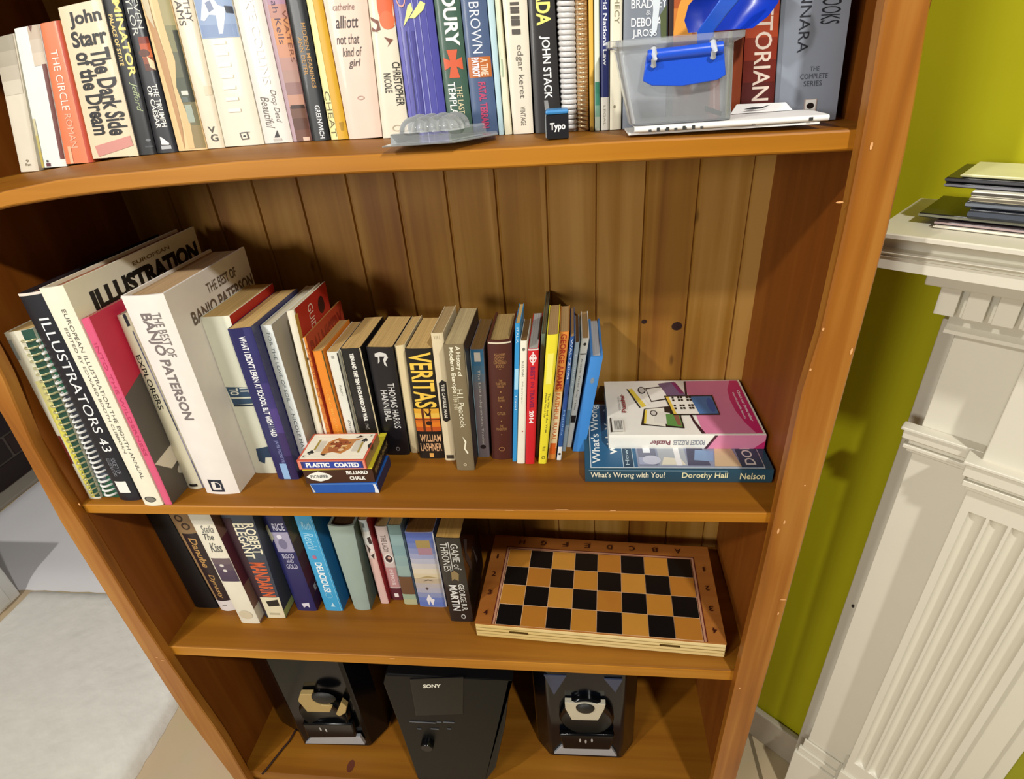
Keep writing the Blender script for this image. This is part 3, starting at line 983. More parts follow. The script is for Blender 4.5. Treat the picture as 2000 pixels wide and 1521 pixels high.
BK([(403, 967), (466, 963), (315, 574), (232, 581)], '#e6dfd8', 'thick white hardback with grey block title repeated on its wide cover', hard=True, bt=(472, 482), pages='#b99a72', bulge=.003, deco=[
    ('t', 'THE BEST OF', .58, .78, 612, 698, '#7a7270', 'd', .01), ('t', 'BANJO PATERSON', .24, .58, 612, 820, '#766d6c', 'd', .03), ('r', .22, .62, 937, 960, '#1d2536'), ('p', [(.3, 942), (.42, 940), (.4, 952), (.55, 952), (.55, 956), (.28, 957)], '#e6dfd8'), ('o', .43, 948, .14, .022, '#e6dfd8', .85)],
    rdeco=[('t', 'THE BEST OF', .42, .8, .9, .945, '#6a5a4a', 'h', .02), ('t', 'BANJO PATERSON', .18, .98, .8, .875, '#66564a', 'h', .03)])
BK([(497, 925), (540, 923), (447, 616), (379, 621)], '#dfe0cc', 'cream paperback with a dark hammer pictured on its spine', bt=(552, 552), bulge=.0006, deco=[
    ('p', [(.02, 755), (1, 757), (1, 788), (.1, 790)], '#2d4a66'), ('t', 'IT', .55, .95, 757, 768, '#e4e6da', 'd', .03), ('t', 'TO', .12, .48, 758, 771, '#e4e6da', 'd', .03), ('p', [(.4, 876), (.95, 872), (.98, 893), (.7, 893), (.6, 905), (.35, 900)], '#27405c'),
    ('r', .1, .9, 790, 793, '#1e2f40'), ('r', .1, .9, 775, 778, '#dfe0cc')], rdeco=[('r', 0, 1, 0, 1, '#b3221c')])
BK([(545, 939), (583, 933), (489, 637), (436, 645)], '#25265a', 'navy paperback with narrow white capitals, beside the cream hammer book', bt=(575, 563), rough=.25, deco=[
    ('t', 'WHAT I DIDN\'T LEARN AT SCHOOL BUT WISH I HAD', .38, .66, 657, 852, '#e6e6ec', 'd', .03), ('t', 'JAMIE MCINTYRE', .4, .6, 860, 905, '#8f94c8', 'd'), ('r', .3, .62, 905, 935, '#8fb4dc'), ('g', .66, 1, 640, 933, ['#2b2b66', '#2a2862', '#3a3270', '#4a3a7c', '#3b2c60', '#2a1f4c'])])
BK([(584, 922), (616, 919), (529, 634), (490, 637)], '#dde2e0', 'pale grey white paperback with slim dark capitals, beside the navy book', bt=(615, 556), pages='#d9d0b4', bulge=.0006, deco=[
    ('t', 'FOR THE LOVE OF SOIL', .38, .66, 650, 785, '#5d666a', 'd'), ('t', '/', .4, .6, 792, 802, '#9aa2a4', 'd'), ('t', 'NICOLE MASTERS', .38, .66, 808, 905, '#4d5558', 'd')],
    rdeco=[('r', 0, 1, 0, 1, '#a39a8c'), ('t', 'FOR', .3, .75, .87, .95, '#4a463e', 'h'), ('r', .55, .75, .1, .14, '#5a3a2a'), ('r', .5, .8, .02, .06, '#7a2a1a')])
BK([(633, 908), (643, 906), (572, 604), (559, 610)], '#e0dac6', 'tall slim book with a white spine and bright red cover', bt=(640, 549), dep=.14, hard=True, pages='#d9ccaa', rdeco=[('r', .04, 1, 0, 1, '#b52a20'), ('r', 0, .08, .3, .97, '#c9a04a'), ('t', 'GUIDE', .36, .5, .78, .96, '#e8d8c8', 'd'), ('e', .75, .9, .1, .05, '#3a1a16')])
BK([(643, 905), (660, 903), (596, 655), (578, 663)], '#d98a3a', 'thin orange and white paperback with a red lettered cover', bt=(661, 586), deco=[
    ('r', 0, .45, 655, 905, '#e6dfcc'), ('t', 'PALMISTRY', .55, .9, 680, 780, '#a8482a', 'd'), ('t', 'FOR ALL', .55, .85, 790, 850, '#b8583a', 'd'), ('e', .3, 700, .2, .01, '#33302a')], rdeco=[('r', 0, 1, 0, 1, '#b5432a'), ('t', 'PALMISTRY', .05, .95, .76, .95, '#8e2a1c', 'h', .04)])
BK([(661, 902), (687, 900), (629, 684), (607, 687)], '#e0862a', 'orange paperback with a faint yellow title, behind the card box', bt=(681, 623), deco=[
    ('r', 0, .1, 684, 900, '#a8301e'), ('t', 'CONCISE GUIDE', .4, .6, 760, 850, '#eab04a', 'd'), ('r', .92, 1, 684, 900, '#4a4a2a')])
BK([(688, 899), (708, 897), (659, 687), (637, 688)], '#dcdcd0', 'thin white paperback between the orange and the black paperbacks', bt=(704, 627), deco=[
    ('t', 'RAIN', .42, .62, 752, 772, '#8a8a80', 'd'), ('t', 'David', .45, .66, 820, 845, '#6a6a60', 'd', 0, .3), ('r', .35, .6, 695, 700, '#9a9a90'), ('r', .9, 1, 690, 897, '#2a2a2a')])
BK([(709, 896), (750, 892), (703, 679), (663, 682)], '#1a1919', 'black paperback with a worn white title in small block capitals', bt=(757, 617), deco=[
    ('t', 'TEN AND THE TEN THOUSAND DAY WAR', .42, .62, 690, 822, '#e9e7df', 'd', .05), ('t', '1945', .42, .6, 826, 838, '#a09c92', 'd'), ('r', .95, 1, 680, 892, '#cdbf9a'), ('r', 0, .05, 682, 896, '#bdb49a')])
BK([(752, 890), (799, 886), (766, 679), (714, 677)], '#17151a', 'black paperback with a white creature emblem above its author name', bt=(806, 617), deco=[
    ('t', 'THOMAS HARRIS', .58, .84, 748, 836, '#d7d5d2', 'd'), ('t', 'HANNIBAL', .26, .52, 762, 822, '#d7d5d2', 'd'),
    ('p', [(.3, 690), (.5, 687), (.72, 690), (.78, 698), (.66, 706), (.7, 716), (.6, 712), (.58, 702), (.66, 696), (.46, 696), (.44, 706), (.36, 710), (.4, 698), (.28, 696)], '#cfccc8'), ('o', .56, 876, .09, .02, '#8d8a88', .6)])
BK([(800, 886), (819, 882), (790, 672), (768, 677)], '#d9c79c', 'cream paperback with a blank curved spine', bt=(836, 615), bulge=.003)
BK([(821, 897), (868, 893), (844, 681), (790, 681)], '#17130f', 'black paperback with a tall yellow title over a flaming picture', bt=(862, 619), deco=[
    ('t', 'VERITAS', .1, .93, 688, 796, '#eac24a', 'd', .02), ('g', .02, .98, 798, 842, ['#d9a030', '#e0b44a', '#c9661e', '#d9781f', '#b9501a']), ('r', .3, .4, 798, 842, '#5a2a10'), ('r', .6, .66, 798, 842, '#6a3010'), ('r', .02, .98, 818, 820, '#5a2a10'), ('e', .55, 826, .12, .02, '#2a1208'), ('p', [(.4, 800), (.55, 808), (.7, 800), (.6, 812), (.5, 812)], '#2a1a10'),
    ('t', 'WILLIAM', .12, .94, 848, 862, '#d9a87a', 'h', .01), ('t', 'LASHNER', .1, .94, 865, 880, '#d9a87a', 'h', .01), ('r', .42, .58, 884, 892, '#d9a050')])
BK([(870, 899), (890, 899), (865, 650), (841, 651)], '#d6c7a4', 'tall tan book with a black oblong title label, middle shelf', bt=(898, 596), pages='#a88f64', deco=[
    ('p', [(.2, 748), (.5, 742), (.85, 746), (.88, 820), (.5, 824), (.2, 820)], '#1c1a18'), ('t', 'THE CAPSULE MAN', .4, .68, 750, 815, '#e4ded0', 'd', .02), ('r', .15, .85, 888, 895, '#3a342a'), ('t', 'V.A.L', .2, .75, 655, 662, '#b9ab8a', 'h')])
BK([(893, 919), (927, 917), (905, 673), (865, 673)], '#776a50', 'olive brown paperback with a cream title, standing forward of its neighbours', bt=(940, 600), pages='#b8a67c', deco=[
    ('t', 'A History of', .52, .82, 676, 735, '#ece6cc', 'd', .02), ('t', 'Modern Europe', .2, .48, 678, 768, '#ece6cc', 'd', .02), ('t', '1789-1981', .22, .42, 772, 800, '#d9cfae', 'd'), ('t', 'H.L.Peacock', .45, .75, 760, 835, '#ece6cc', 'd'),
    ('p', [(.5, 852), (.7, 862), (.6, 875), (.75, 884), (.68, 886), (.52, 876), (.6, 864)], '#ece6cc'), ('o', .5, 907, .1, .012, '#bdb092', .5)], rdeco=[('r', 0, 1, 0, 1, '#2c2220'), ('p', [(.02, .98), (.05, .85), (.08, .7), (0, .6)], '#d9cfae')])
BK([(932, 893), (956, 892), (944, 682), (917, 682)], '#7d7478', 'slim grey paperback shading to blue at its top', bt=(957, 622), pages='#8a6a3c', deco=[
    ('g', .02, .98, 682, 760, ['#2f6a92', '#3a7196', '#4a7592', '#667888', '#77767c']), ('r', .3, .75, 688, 706, '#d9d2c4'), ('t', 'The Last Independent Trader', .42, .66, 722, 868, '#d9d4cc', 'd'), ('e', .5, 872, .25, .02, '#2a2426'), ('r', 0, .06, 684, 893, '#a9cbd9')])
BK([(961, 898), (1000, 897), (999, 664), (951, 667)], '#4a211a', 'dark brown hardback with small faded gold lines of lettering', bt=(1014, 607), hard=True, pages='#a88c58', bulge=.003, deco=[
    ('t', 'READERS', .28, .74, 690, 696, '#a87a4a', 'h'), ('t', 'DIGEST', .3, .7, 698, 704, '#a87a4a', 'h'), ('t', 'CONDENSED', .24, .78, 705, 711, '#a87a4a', 'h'), ('t', 'BOOKS', .34, .68, 712, 718, '#a87a4a', 'h'), ('r', .46, .56, 720, 721, '#a87a4a'),
    ('t', 'THE', .44, .6, 741, 746, '#a87a4a', 'h'), ('t', 'THIRTEEN', .3, .74, 747, 752, '#a87a4a', 'h'), ('t', 'HOUR', .38, .66, 753, 757, '#a87a4a', 'h'), ('e', .52, 765, .03, .005, '#a87a4a'), ('t', 'BABE', .4, .64, 774, 779, '#a87a4a', 'h'), ('t', 'IRWIN', .38, .68, 780, 784, '#a87a4a', 'h'), ('e', .52, 794, .03, .005, '#a87a4a'),
    ('t', 'CUTLER', .34, .72, 804, 810, '#a87a4a', 'h'), ('e', .52, 822, .03, .005, '#a87a4a'), ('t', 'THE', .44, .6, 829, 834, '#a87a4a', 'h'), ('t', 'INHERITOR', .28, .76, 835, 840, '#a87a4a', 'h'), ('e', .52, 848, .03, .005, '#a87a4a'), ('o', .52, 876, .16, .02, '#8a603c', .7), ('r', .03, .97, 668, 671, '#d9cdb4')])
BK([(1001, 901), (1009, 901), (1016, 631), (1006, 632)], '#2f8ec9', 'very thin bright blue book beside the dark brown hardback', bt=(1030, 592), dep=.15, deco=[('t', 'ITALIA', .3, .7, 640, 670, '#cfe6f2', 'd'), ('r', .1, .9, 720, 760, '#9fd0ea'), ('t', 'Travel', .3, .7, 770, 800, '#cfe6f2', 'd')])
BK([(1009.5, 905), (1025, 905), (1030, 665), (1016, 666)], '#e7e3d2', 'thin ivory paperback between the blue and red books', bt=(1041, 622), pages='#7a5a34', deco=[('t', 'SULLIVAN', .3, .6, 705, 735, '#4a4a48', 'd'), ('t', 'Memoir', .35, .55, 745, 790, '#9a9a90', 'd'), ('e', .5, 682, .2, .012, '#6a6a60'), ('e', .6, 842, .08, .006, '#b03030')])
BK([(1026, 906), (1043.5, 906), (1052, 680), (1031, 682)], '#c9202a', 'bright red travel guide with a white round emblem and date', bt=(1060, 610), pages='#a9a7a4', deco=[
    ('r', .02, .98, 676, 684, '#d9d6d2'), ('o', .5, 700, .32, .035, '#e9d9d6', .75), ('r', .15, .85, 697, 702, '#e9d9d6'), ('r', .44, .56, 687, 713, '#e9d9d6'), ('t', 'BEST', .3, .72, 716, 742, '#7a1a4a', 'd', .02), ('t', 'IN', .35, .68, 746, 756, '#7a1a4a', 'd'), ('t', 'TRAVEL', .3, .72, 760, 798, '#7a1a4a', 'd', .02), ('t', '2014', .28, .74, 802, 826, '#f2e9e6', 'd', .03)])
BK([(1044.5, 892), (1051, 892), (1066, 652), (1057, 652)], '#5d6a5c', 'thin grey green book squeezed behind the red travel guide', dep=.14, pages='#6a5a3a')
BK([(1050, 905), (1067, 906), (1091, 652), (1068, 655)], '#e2d433', 'bright yellow paperback on the middle shelf', bt=(1090, 594), pages='#a8885a', deco=[
    ('r', .2, .75, 690, 750, '#e9e06a'), ('t', 'The Wit and the Wise', .52, .72, 768, 845, '#33302a', 'd'), ('t', 'Please Stand Up', .2, .42, 768, 815, '#33302a', 'd'), ('t', 'KT', .4, .7, 872, 880, '#33302a', 'h'), ('o', .55, 893, .2, .014, '#55502a', .7)])
BK([(1070, 896), (1085, 896), (1112, 647), (1092, 649)], '#d98a3c', 'orange paperback with red capitals, beside the yellow one on middle shelf', bt=(1112, 596), pages='#a8885a', deco=[
    ('t', 'GEORGE ADAMS', .2, .8, 652, 760, '#a8341c', 'd', .02), ('g', .05, .95, 765, 875, ['#e6c48a', '#e9d2a4', '#e9d8b0', '#e6cf9c']), ('t', 'FAITHFUL RURAL', .25, .75, 768, 860, '#c9682a', 'd', .02), ('r', .15, .85, 865, 886, '#d9641e'), ('r', 0, .08, 650, 896, '#e9d8b0')])
BK([(1087, 899), (1096, 898), (1122, 655), (1114, 659)], '#27508c', 'slim blue paperback with a white foot, middle shelf', bt=(1126, 599), pages='#a8885a', deco=[
    ('t', 'WALTZING', .25, .75, 662, 740, '#c9d6ea', 'd'), ('g', .1, .9, 750, 800, ['#1f3f7a', '#23468a']), ('t', 'Matilda', .3, .7, 800, 850, '#7fa4d0', 'd'), ('r', .05, .95, 872, 898, '#d9d9d4'), ('e', .5, 886, .3, .01, '#2a2a2a')])
BK([(1097, 881), (1105, 881), (1132, 667), (1123, 670)], '#a9bcc4', 'thin pale blue grey paperback, middle shelf', bt=(1136, 614), pages='#6a4a2a', deco=[('t', 'JOURNEY', .3, .7, 690, 760, '#dfe8ea', 'd'), ('r', .1, .9, 800, 830, '#6a90a8')])
BK([(1106, 873), (1116.5, 873), (1151, 660), (1136, 661)], '#dcdcd2', 'thin white paperback with a black square low on its spine', bt=(1153, 607), pages='#a8885a', deco=[
    ('e', .55, 672, .2, .012, '#33302c'), ('r', .1, .9, 690, 692, '#33302c'), ('t', 'Aussie Yarns And Tales', .35, .65, 700, 800, '#8a8a84', 'd'), ('r', .1, .9, 811, 825, '#1c1a1a')])
BK([(1118.5, 881), (1141, 882), (1178, 696), (1154, 697)], '#3d86cf', 'plain sky blue hardback at the right end of the standing row', bt=(1173, 622), hard=True, pages='#b9bcc0', bulge=.0008, deco=[('e', .5, 743, .16, .03, '#7a8a9a')])

# ------------------------------------------------------------------ lower shelf
G3 = 'books standing on the lower shelf'
BK = lambda q, c, l, **k: book(3, q, c, l, group=G3, **k)
BK([(366, 1190), (424, 1183), (327, 1005), (264, 1005)], '#121113', 'black book in shadow at the left end of the lower shelf', dep=.14, top=.10, rough=.6, coat=0)
BK([(432, 1195), (457, 1190), (368, 1008), (328, 1008)], '#2a2024', 'dark hardback with gilt lettering and a white foot, lower shelf', dep=.14, top=.12, hard=True, bulge=.003, deco=[
    ('r', .0, 1, 960, 1042, '#8a6f4e'), ('o', .6, 1028, .2, .03, '#3a2a1e', .6), ('o', .45, 1012, .2, .03, '#3a2a1e', .6), ('r', 0, .2, 1042, 1172, '#9a7a55'), ('t', 'Danube', .42, .78, 1050, 1108, '#b98f55', 'd', .02, .2), ('t', 'Dynasty', .4, .75, 1122, 1168, '#b98f55', 'd', .02, .2), ('r', 0, 1, 1173, 1195, '#dcd6d2'), ('r', .35, .65, 1181, 1183, '#8a8480')])
BK([(471, 1215), (509, 1219), (411, 1009), (368, 1010)], '#e2dcc8', 'cream paperback with an oval portrait photo on its spine', dep=.13, top=.1, deco=[
    ('r', .0, 1, 950, 1024, '#cfcbbc'), ('t', 'Stella', .3, .85, 1026, 1040, '#6a6a66', 'h', 0, .3), ('t', 'The', .25, .7, 1042, 1055, '#4a4a48', 'h', .01, .3), ('t', 'Kiss', .3, .85, 1060, 1078, '#5a5a56', 'h', .01, .3), ('g', .08, .96, 1090, 1135, ['#6a5a60', '#5a4a58', '#4a3a50', '#45364c']), ('e', .45, 1104, .1, .012, '#d9d2cc'), ('e', .5, 1114, .1, .012, '#d9d2cc'), ('e', .45, 1200, .35, .04, '#d0c4a8')],
    rdeco=[('r', 0, 1, 0, 1, '#7a5a50'), ('r', 0, .8, .35, .75, '#5a2a38'), ('r', 0, 1, .02, .14, '#c9c2b4')])
BK([(520, 1208), (557, 1205), (494, 1012), (432, 1012)], '#3a4150', 'slate paperback with a cream author name above orange capitals', dep=.12, top=.06, deco=[
    ('r', 0, .3, 1012, 1195, '#38232c'), ('t', 'ROBERT', .62, .95, 1022, 1082, '#e9e2c6', 'd', .02), ('t', 'ELEGANT', .28, .62, 1022, 1090, '#e9e2c6', 'd', .02), ('t', 'MANDARIN', .3, .9, 1098, 1164, '#cf5f34', 'd', .03), ('r', .15, 1, 1166, 1206, '#dfd6b6'), ('p', [(.35, 1174), (.9, 1170), (.92, 1182), (.4, 1184)], '#24241f'), ('r', .3, .8, 1196, 1200, '#b9b092')], rdeco=[('r', 0, 1, 0, 1, '#3f4552'), ('r', 0, .3, .01, .08, '#9fae6a')])
BK([(582, 1193), (619, 1192), (553, 1013), (498, 1013)], '#23265c', 'navy paperback with a grey portrait panel in the middle', dep=.12, top=.06, rough=.3, deco=[
    ('r', .25, .98, 990, 1038, '#2a2c58'), ('t', 'RICE', .35, .9, 1022, 1036, '#c9c8de', 'h', .02), ('r', .18, .96, 1039, 1078, '#9f9ab4'), ('e', .55, 1062, .2, .05, '#74708e'), ('e', .5, 1048, .12, .02, '#dcd9e6'), ('t', 'BLOOD', .3, .85, 1081, 1090, '#b9b6d0', 'h', .02), ('t', 'AND', .4, .75, 1092, 1099, '#b9b6d0', 'h', .02), ('t', 'GOLD', .32, .85, 1101, 1110, '#b9b6d0', 'h', .02), ('p', [(.35, 1178), (.75, 1176), (.7, 1186), (.6, 1182), (.4, 1186)], '#d9d6e2'), ('p', [(.0, 1030), (.14, 1024), (.22, 1050), (.05, 1060)], '#a8a890')],
    rdeco=[('g', 0, 1, 0, 1, ['#6b5a3c', '#75603f', '#5e4636', '#5a2f2c', '#5f2528', '#4a1c26', '#3a1630']), ('t', 'B', .1, .3, .16, .22, '#b9a8a0', 'h')])
BK([(637, 1193), (670, 1192), (609, 1013), (575, 1013)], '#3aa0d2', 'bright light blue book with a white downward title, lower shelf', dep=.13, top=.06, rough=.25, deco=[
    ('t', 'Ruth', .25, .8, 1018, 1034, '#9fd4ec', 'h', 0, .3), ('t', 'Reichl', .2, .75, 1040, 1074, '#9fd4ec', 'd', 0, .3), ('e', .4, 1088, .12, .02, '#b06a8a'), ('t', 'DELICIOUS!', .3, .7, 1098, 1156, '#f2f8fa', 'd', .02), ('r', .9, .93, 1013, 1192, '#86cdec'), ('o', .5, 1162, .2, .03, '#8fd0ea', .85), ('p', [(.4, 1184), (.55, 1176), (.65, 1184)], '#bfe4f2')], rdeco=[('r', 0, 1, 0, 1, '#1b67a0'), ('o', .4, .35, .15, .04, '#6aa6cc', .8)])
BK([(692, 1191), (724, 1192), (690, 1028), (638, 1028)], '#94a39a', 'plain grey green cloth hardback on the lower shelf', dep=.13, hard=True, rough=.8, coat=0, pages='#5a4028', bulge=.003, rdeco=[('r', 0, 1, 0, 1, '#5d6e66')])
BK([(744, 1178), (760, 1179), (715, 1015), (699, 1016)], '#d9b4ac', 'slim pink and white book, leaning beside the grey green cloth hardback', dep=.12, deco=[
    ('r', 0, 1, 1015, 1038, '#b9c4c8'), ('g', 0, 1, 1038, 1090, ['#dfe0dc', '#d9dad6', '#e2d6d0', '#dcc8c0']), ('p', [(.5, 1050), (.9, 1048), (.95, 1062), (.6, 1062)], '#3a2a2a'), ('p', [(.2, 1062), (.6, 1072), (.3, 1080)], '#4a3a3a'), ('p', [(.4, 1084), (.9, 1080), (.7, 1092)], '#3a3030'), ('r', .35, .6, 1022, 1030, '#5a666a')], rdeco=[('r', 0, 1, 0, 1, '#a8343a')])
BK([(765, 1171), (788, 1171), (754, 1028), (731, 1028)], '#c9b9b4', 'slim white paperback with a round portrait and a maroon foot', dep=.12, deco=[
    ('t', 'THE LADY', .3, .75, 1045, 1078, '#7a6a66', 'd', .02), ('e', .6, 1091, .4, .065, '#e4dcd6'), ('e', .6, 1091, .3, .048, '#3a2a2e'), ('e', .65, 1089, .14, .02, '#c9a090'), ('r', .05, .95, 1108, 1146, '#b98a8a'), ('t', 'MEMOIR', .4, .7, 1112, 1142, '#e4d6d2', 'd'), ('r', 0, 1, 1148, 1171, '#5a2430'), ('r', .35, .7, 1158, 1165, '#e6dcd8'), ('r', 0, .1, 1080, 1160, '#a8343a')])
BK([(790, 1180), (817, 1180), (782, 1025), (756, 1026)], '#7f999a', 'dull teal paperback with a brown band low on its spine', dep=.12, deco=[
    ('r', 0, 1, 1025, 1044, '#6a8686'), ('g', 0, 1, 1044, 1124, ['#86a2a4', '#7c9a9e', '#86a0a0', '#8fa6a0']), ('r', 0, 1, 1126, 1160, '#6b4c34'), ('g', 0, 1, 1160, 1180, ['#97a890', '#b0b08a']), ('r', .95, 1, 1026, 1180, '#22304a')])
BK([(821, 1186), (873, 1184), (845, 1039), (790, 1040)], '#8f93b8', 'paperback with a lavender to cream beach scene down its spine', dep=.11, pages='#7a5528', deco=[
    ('g', 0, 1, 1040, 1184, ['#4f62a6', '#5a6caa', '#6a78ac', '#7f88b2', '#959ab8', '#adadbc', '#c2bcb8', '#d2c6b0', '#cfc0a0', '#b9a890', '#b0a8a8', '#a8a6b4', '#8890b4', '#6a7cb8', '#5f74b8']), ('r', .32, .82, 1055, 1070, '#9a8450'), ('r', .35, .85, 1070, 1083, '#a07a88'), ('p', [(.1, 1130), (.5, 1124), (.9, 1128), (.5, 1128)], '#a89468'), ('p', [(.3, 1135), (.5, 1131), (.7, 1134), (.5, 1133)], '#4a3c34'),
    ('e', .4, 1149, .05, .02, '#5a4a48'), ('p', [(.3, 1170), (.42, 1160), (.5, 1168), (.6, 1170), (.5, 1182), (.42, 1172), (.36, 1182)], '#e4e0e2'), ('r', .96, 1, 1040, 1184, '#d8d8e0')])
BK([(881, 1213), (925, 1214), (898, 1052), (849, 1049)], '#171719', 'glossy black paperback with silver lettering, beside the chessboard', dep=.11, rough=.18, coat=.5, pages='#b08a48', bulge=.0008, deco=[
    ('t', 'GAME of', .56, .86, 1062, 1112, '#c9c7c0', 'd'), ('t', 'THRONES', .14, .44, 1060, 1116, '#c9c7c0', 'd'), ('r', .48, .51, 1058, 1114, '#c9c7c0'), ('p', [(.4, 1118), (.55, 1114), (.72, 1120), (.66, 1134), (.5, 1130), (.38, 1134)], '#8a7550'), ('t', 'GEORGE R.R.', .6, .84, 1140, 1192, '#d4d2cc', 'd', .01), ('t', 'MARTIN', .2, .54, 1142, 1192, '#e0deda', 'd', .02), ('o', .6, 1203, .1, .03, '#b9b7b2', .6)],
    rdeco=[('p', [(.15, .9), (.3, .8), (.2, .72), (.35, .5), (.28, .45), (.1, .7)], '#3c3a40'), ('e', .6, .9, .05, .03, '#8a888c'), ('p', [(.5, .6), (.7, .3), (.62, .3)], '#4a484c')])

# ------------------------------------------------------------------ things lying on the shelves
class Fr:
    """a box in space: s along its front, t up, d back (metres)"""
    def __init__(s, O, ex, ed, ln, th, dep):
        s.O, s.ex, s.ed, s.ln, s.th, s.dep = Vector(O), ex.normalized(), ed.normalized(), ln, th, dep

    def P(s, a, b, d):
        return s.O + s.ex * (a * s.ln) + Vector((0, 0, b * s.th)) + s.ed * d

    def front(s, e=.0003):
        return lambda a, b: s.P(a, b, -e)

    def top(s, e=.0003):
        return lambda a, b: s.P(a, 1, b * s.dep) + Vector((0, 0, e))

    def right(s, e=.0003):
        return lambda a, b: s.P(1, b, a * s.dep) + s.ex * e

    def centre(s):
        return s.P(.5, 0, s.dep / 2)

    def slab(s, mb, m, a0=0, a1=1, b0=0, b1=1, d0=0, d1=None, e=0):
        d1 = s.dep if d1 is None else d1
        lo = [s.P(a0, b0, d0), s.P(a1, b0, d0), s.P(a1, b0, d1), s.P(a0, b0, d1)]
        hi = [s.P(a0, b1, d0), s.P(a1, b1, d0), s.P(a1, b1, d1), s.P(a0, b1, d1)]
        mb.hexa(lo, hi, m)


def frame_px(bfl, bfr, tfl, btl, z0):
    """bottom front left / right, top front left, back top left, in photograph pixels; z0 the surface under it"""
    A, B = at(*bfl, 2, z0), at(*bfr, 2, z0)
    ex = (B - A).normalized()
    ed = Vector((-ex.y, ex.x, 0))
    th = on_plane(*tfl, A, ed).z - z0
    bk = at(*btl, 2, z0 + th)
    return Fr(A, ex, ed, (B - A).length, th, (bk - A).dot(ed))


def paint(mb, Q, deco):
    for k, it in enumerate(deco):
        e = Vector((0, 0, 0))
        kind = it[0]
        if kind == 'r':
            rect(mb, Q(k), it[1], it[2], it[3], it[4], mat(it[5], .35, .06, 50), 2)
        elif kind == 't':
            text_on(mb, Q(k), it[1], it[2], it[3], it[4], it[5], mat(it[6], .4, 0, 50), it[7], it[8] if len(it) > 8 else 0, 1, it[9] if len(it) > 9 else 0)
        elif kind == 'p':
            patch(mb, Q(k), it[1], mat(it[2], .35, .06, 50))
        elif kind == 'e':
            ell(mb, Q(k), it[1], it[2], it[3], it[4], mat(it[5], .35, .06, 50))
        elif kind == 'o':
            ell(mb, Q(k), it[1], it[2], it[3], it[4], mat(it[5], .35, .06, 50), hole=it[6])


def lying_book(fr, cover, label, pages, hard, front, top, group):
    th = .0028 if hard else .0006
    a = th / fr.th
    cm = mat(cover, .25, .08, 40, coat=.3)
    root = thing('book', label, 'book', fr.centre(), group)
    mb, pg, fb = book_mesh(lambda s, t, d: fr.P(s, t, d), fr.dep, fr.th, cm, pages_mat(pages, True), hard, .0008, lying=True, inset=.01 if hard else .002)
    paint(mb, lambda k: fr.front(.0003 + k * .00004), front)
    paint(mb, lambda k: fr.top(.0003 + k * .00004), top)
    mb.build('cover', root, smooth=35)
    pg.build('pages', root)
    return root


LB = 'books lying flat at the right of the middle shelf'
wf = frame_px((1143, 941), (1507, 943), (1143, 917), (1165, 789), Z2T + .0004)
lying_book(wf, '#22485a', 'large dark teal hardback lying flat on the middle shelf, white title along its spine', '#c9bfa6', True, [
    ('t', "What's Wrong with You?", .03, .435, .26, .82, '#e6e2c8', 'h', .01), ('t', 'Dorothy Hall', .525, .765, .26, .8, '#e9e4b8', 'h', .01), ('t', 'Nelson', .83, .96, .3, .78, '#e6dfae', 'h', .01), ('r', .02, .76, .9, .98, '#7fa0b4')],
    [('r', .03, .96, .02, .98, '#c8d4da'), ('r', .035, .955, .03, .97, '#2a5f86'), ('r', .21, .27, .03, .97, '#1f3f58'), ('r', .21, .213, .03, .97, '#b9cdd8'), ('r', .267, .27, .03, .97, '#b9cdd8'),
     ('t', "What's Wrong", .04, .1, .08, .97, '#eef0ea', 'up', .01), ('t', 'with You?', .125, .185, .2, .9, '#eef0ea', 'up', .01), ('t', 'How a healthy diet', .225, .252, .06, .9, '#b9cdd8', 'up'),
     ('r', .29, .84, .03, .97, '#8a92a8'), ('r', .3, .4, .05, .3, '#6f7488'), ('r', .33, .37, .22, .3, '#dfe4ea'), ('r', .41, .56, .05, .35, '#a7adb4'), ('p', [(.42, .06), (.55, .06), (.53, .14), (.44, .16)], '#d9d4c0'), ('r', .5, .53, .05, .5, '#e6e6e6'),
     ('p', [(.56, .05), (.68, .05), (.66, .3), (.58, .36)], '#4a4a62'), ('p', [(.6, .12), (.7, .1), (.72, .24), (.62, .26)], '#7f9ac0'), ('p', [(.7, .04), (.84, .04), (.82, .3), (.74, .36)], '#c9b08a'), ('p', [(.56, .3), (.75, .28), (.75, .4), (.56, .4)], '#7a3a48'), ('r', .3, .36, .06, .16, '#9fa6c0'), ('e', .37, .12, .05, .06, '#c0c4d4'),
     ('r', .84, .953, .03, .97, '#2b4256'), ('t', 'DOROTHY', .865, .92, .06, .7, '#d9d6cc', 'up', .01)], LB)
pf = frame_px((1189, 876.5), (1492, 876.5), (1189, 850), (1184, 745), wf.O.z + wf.th + .0006)
blk = '#26201c'
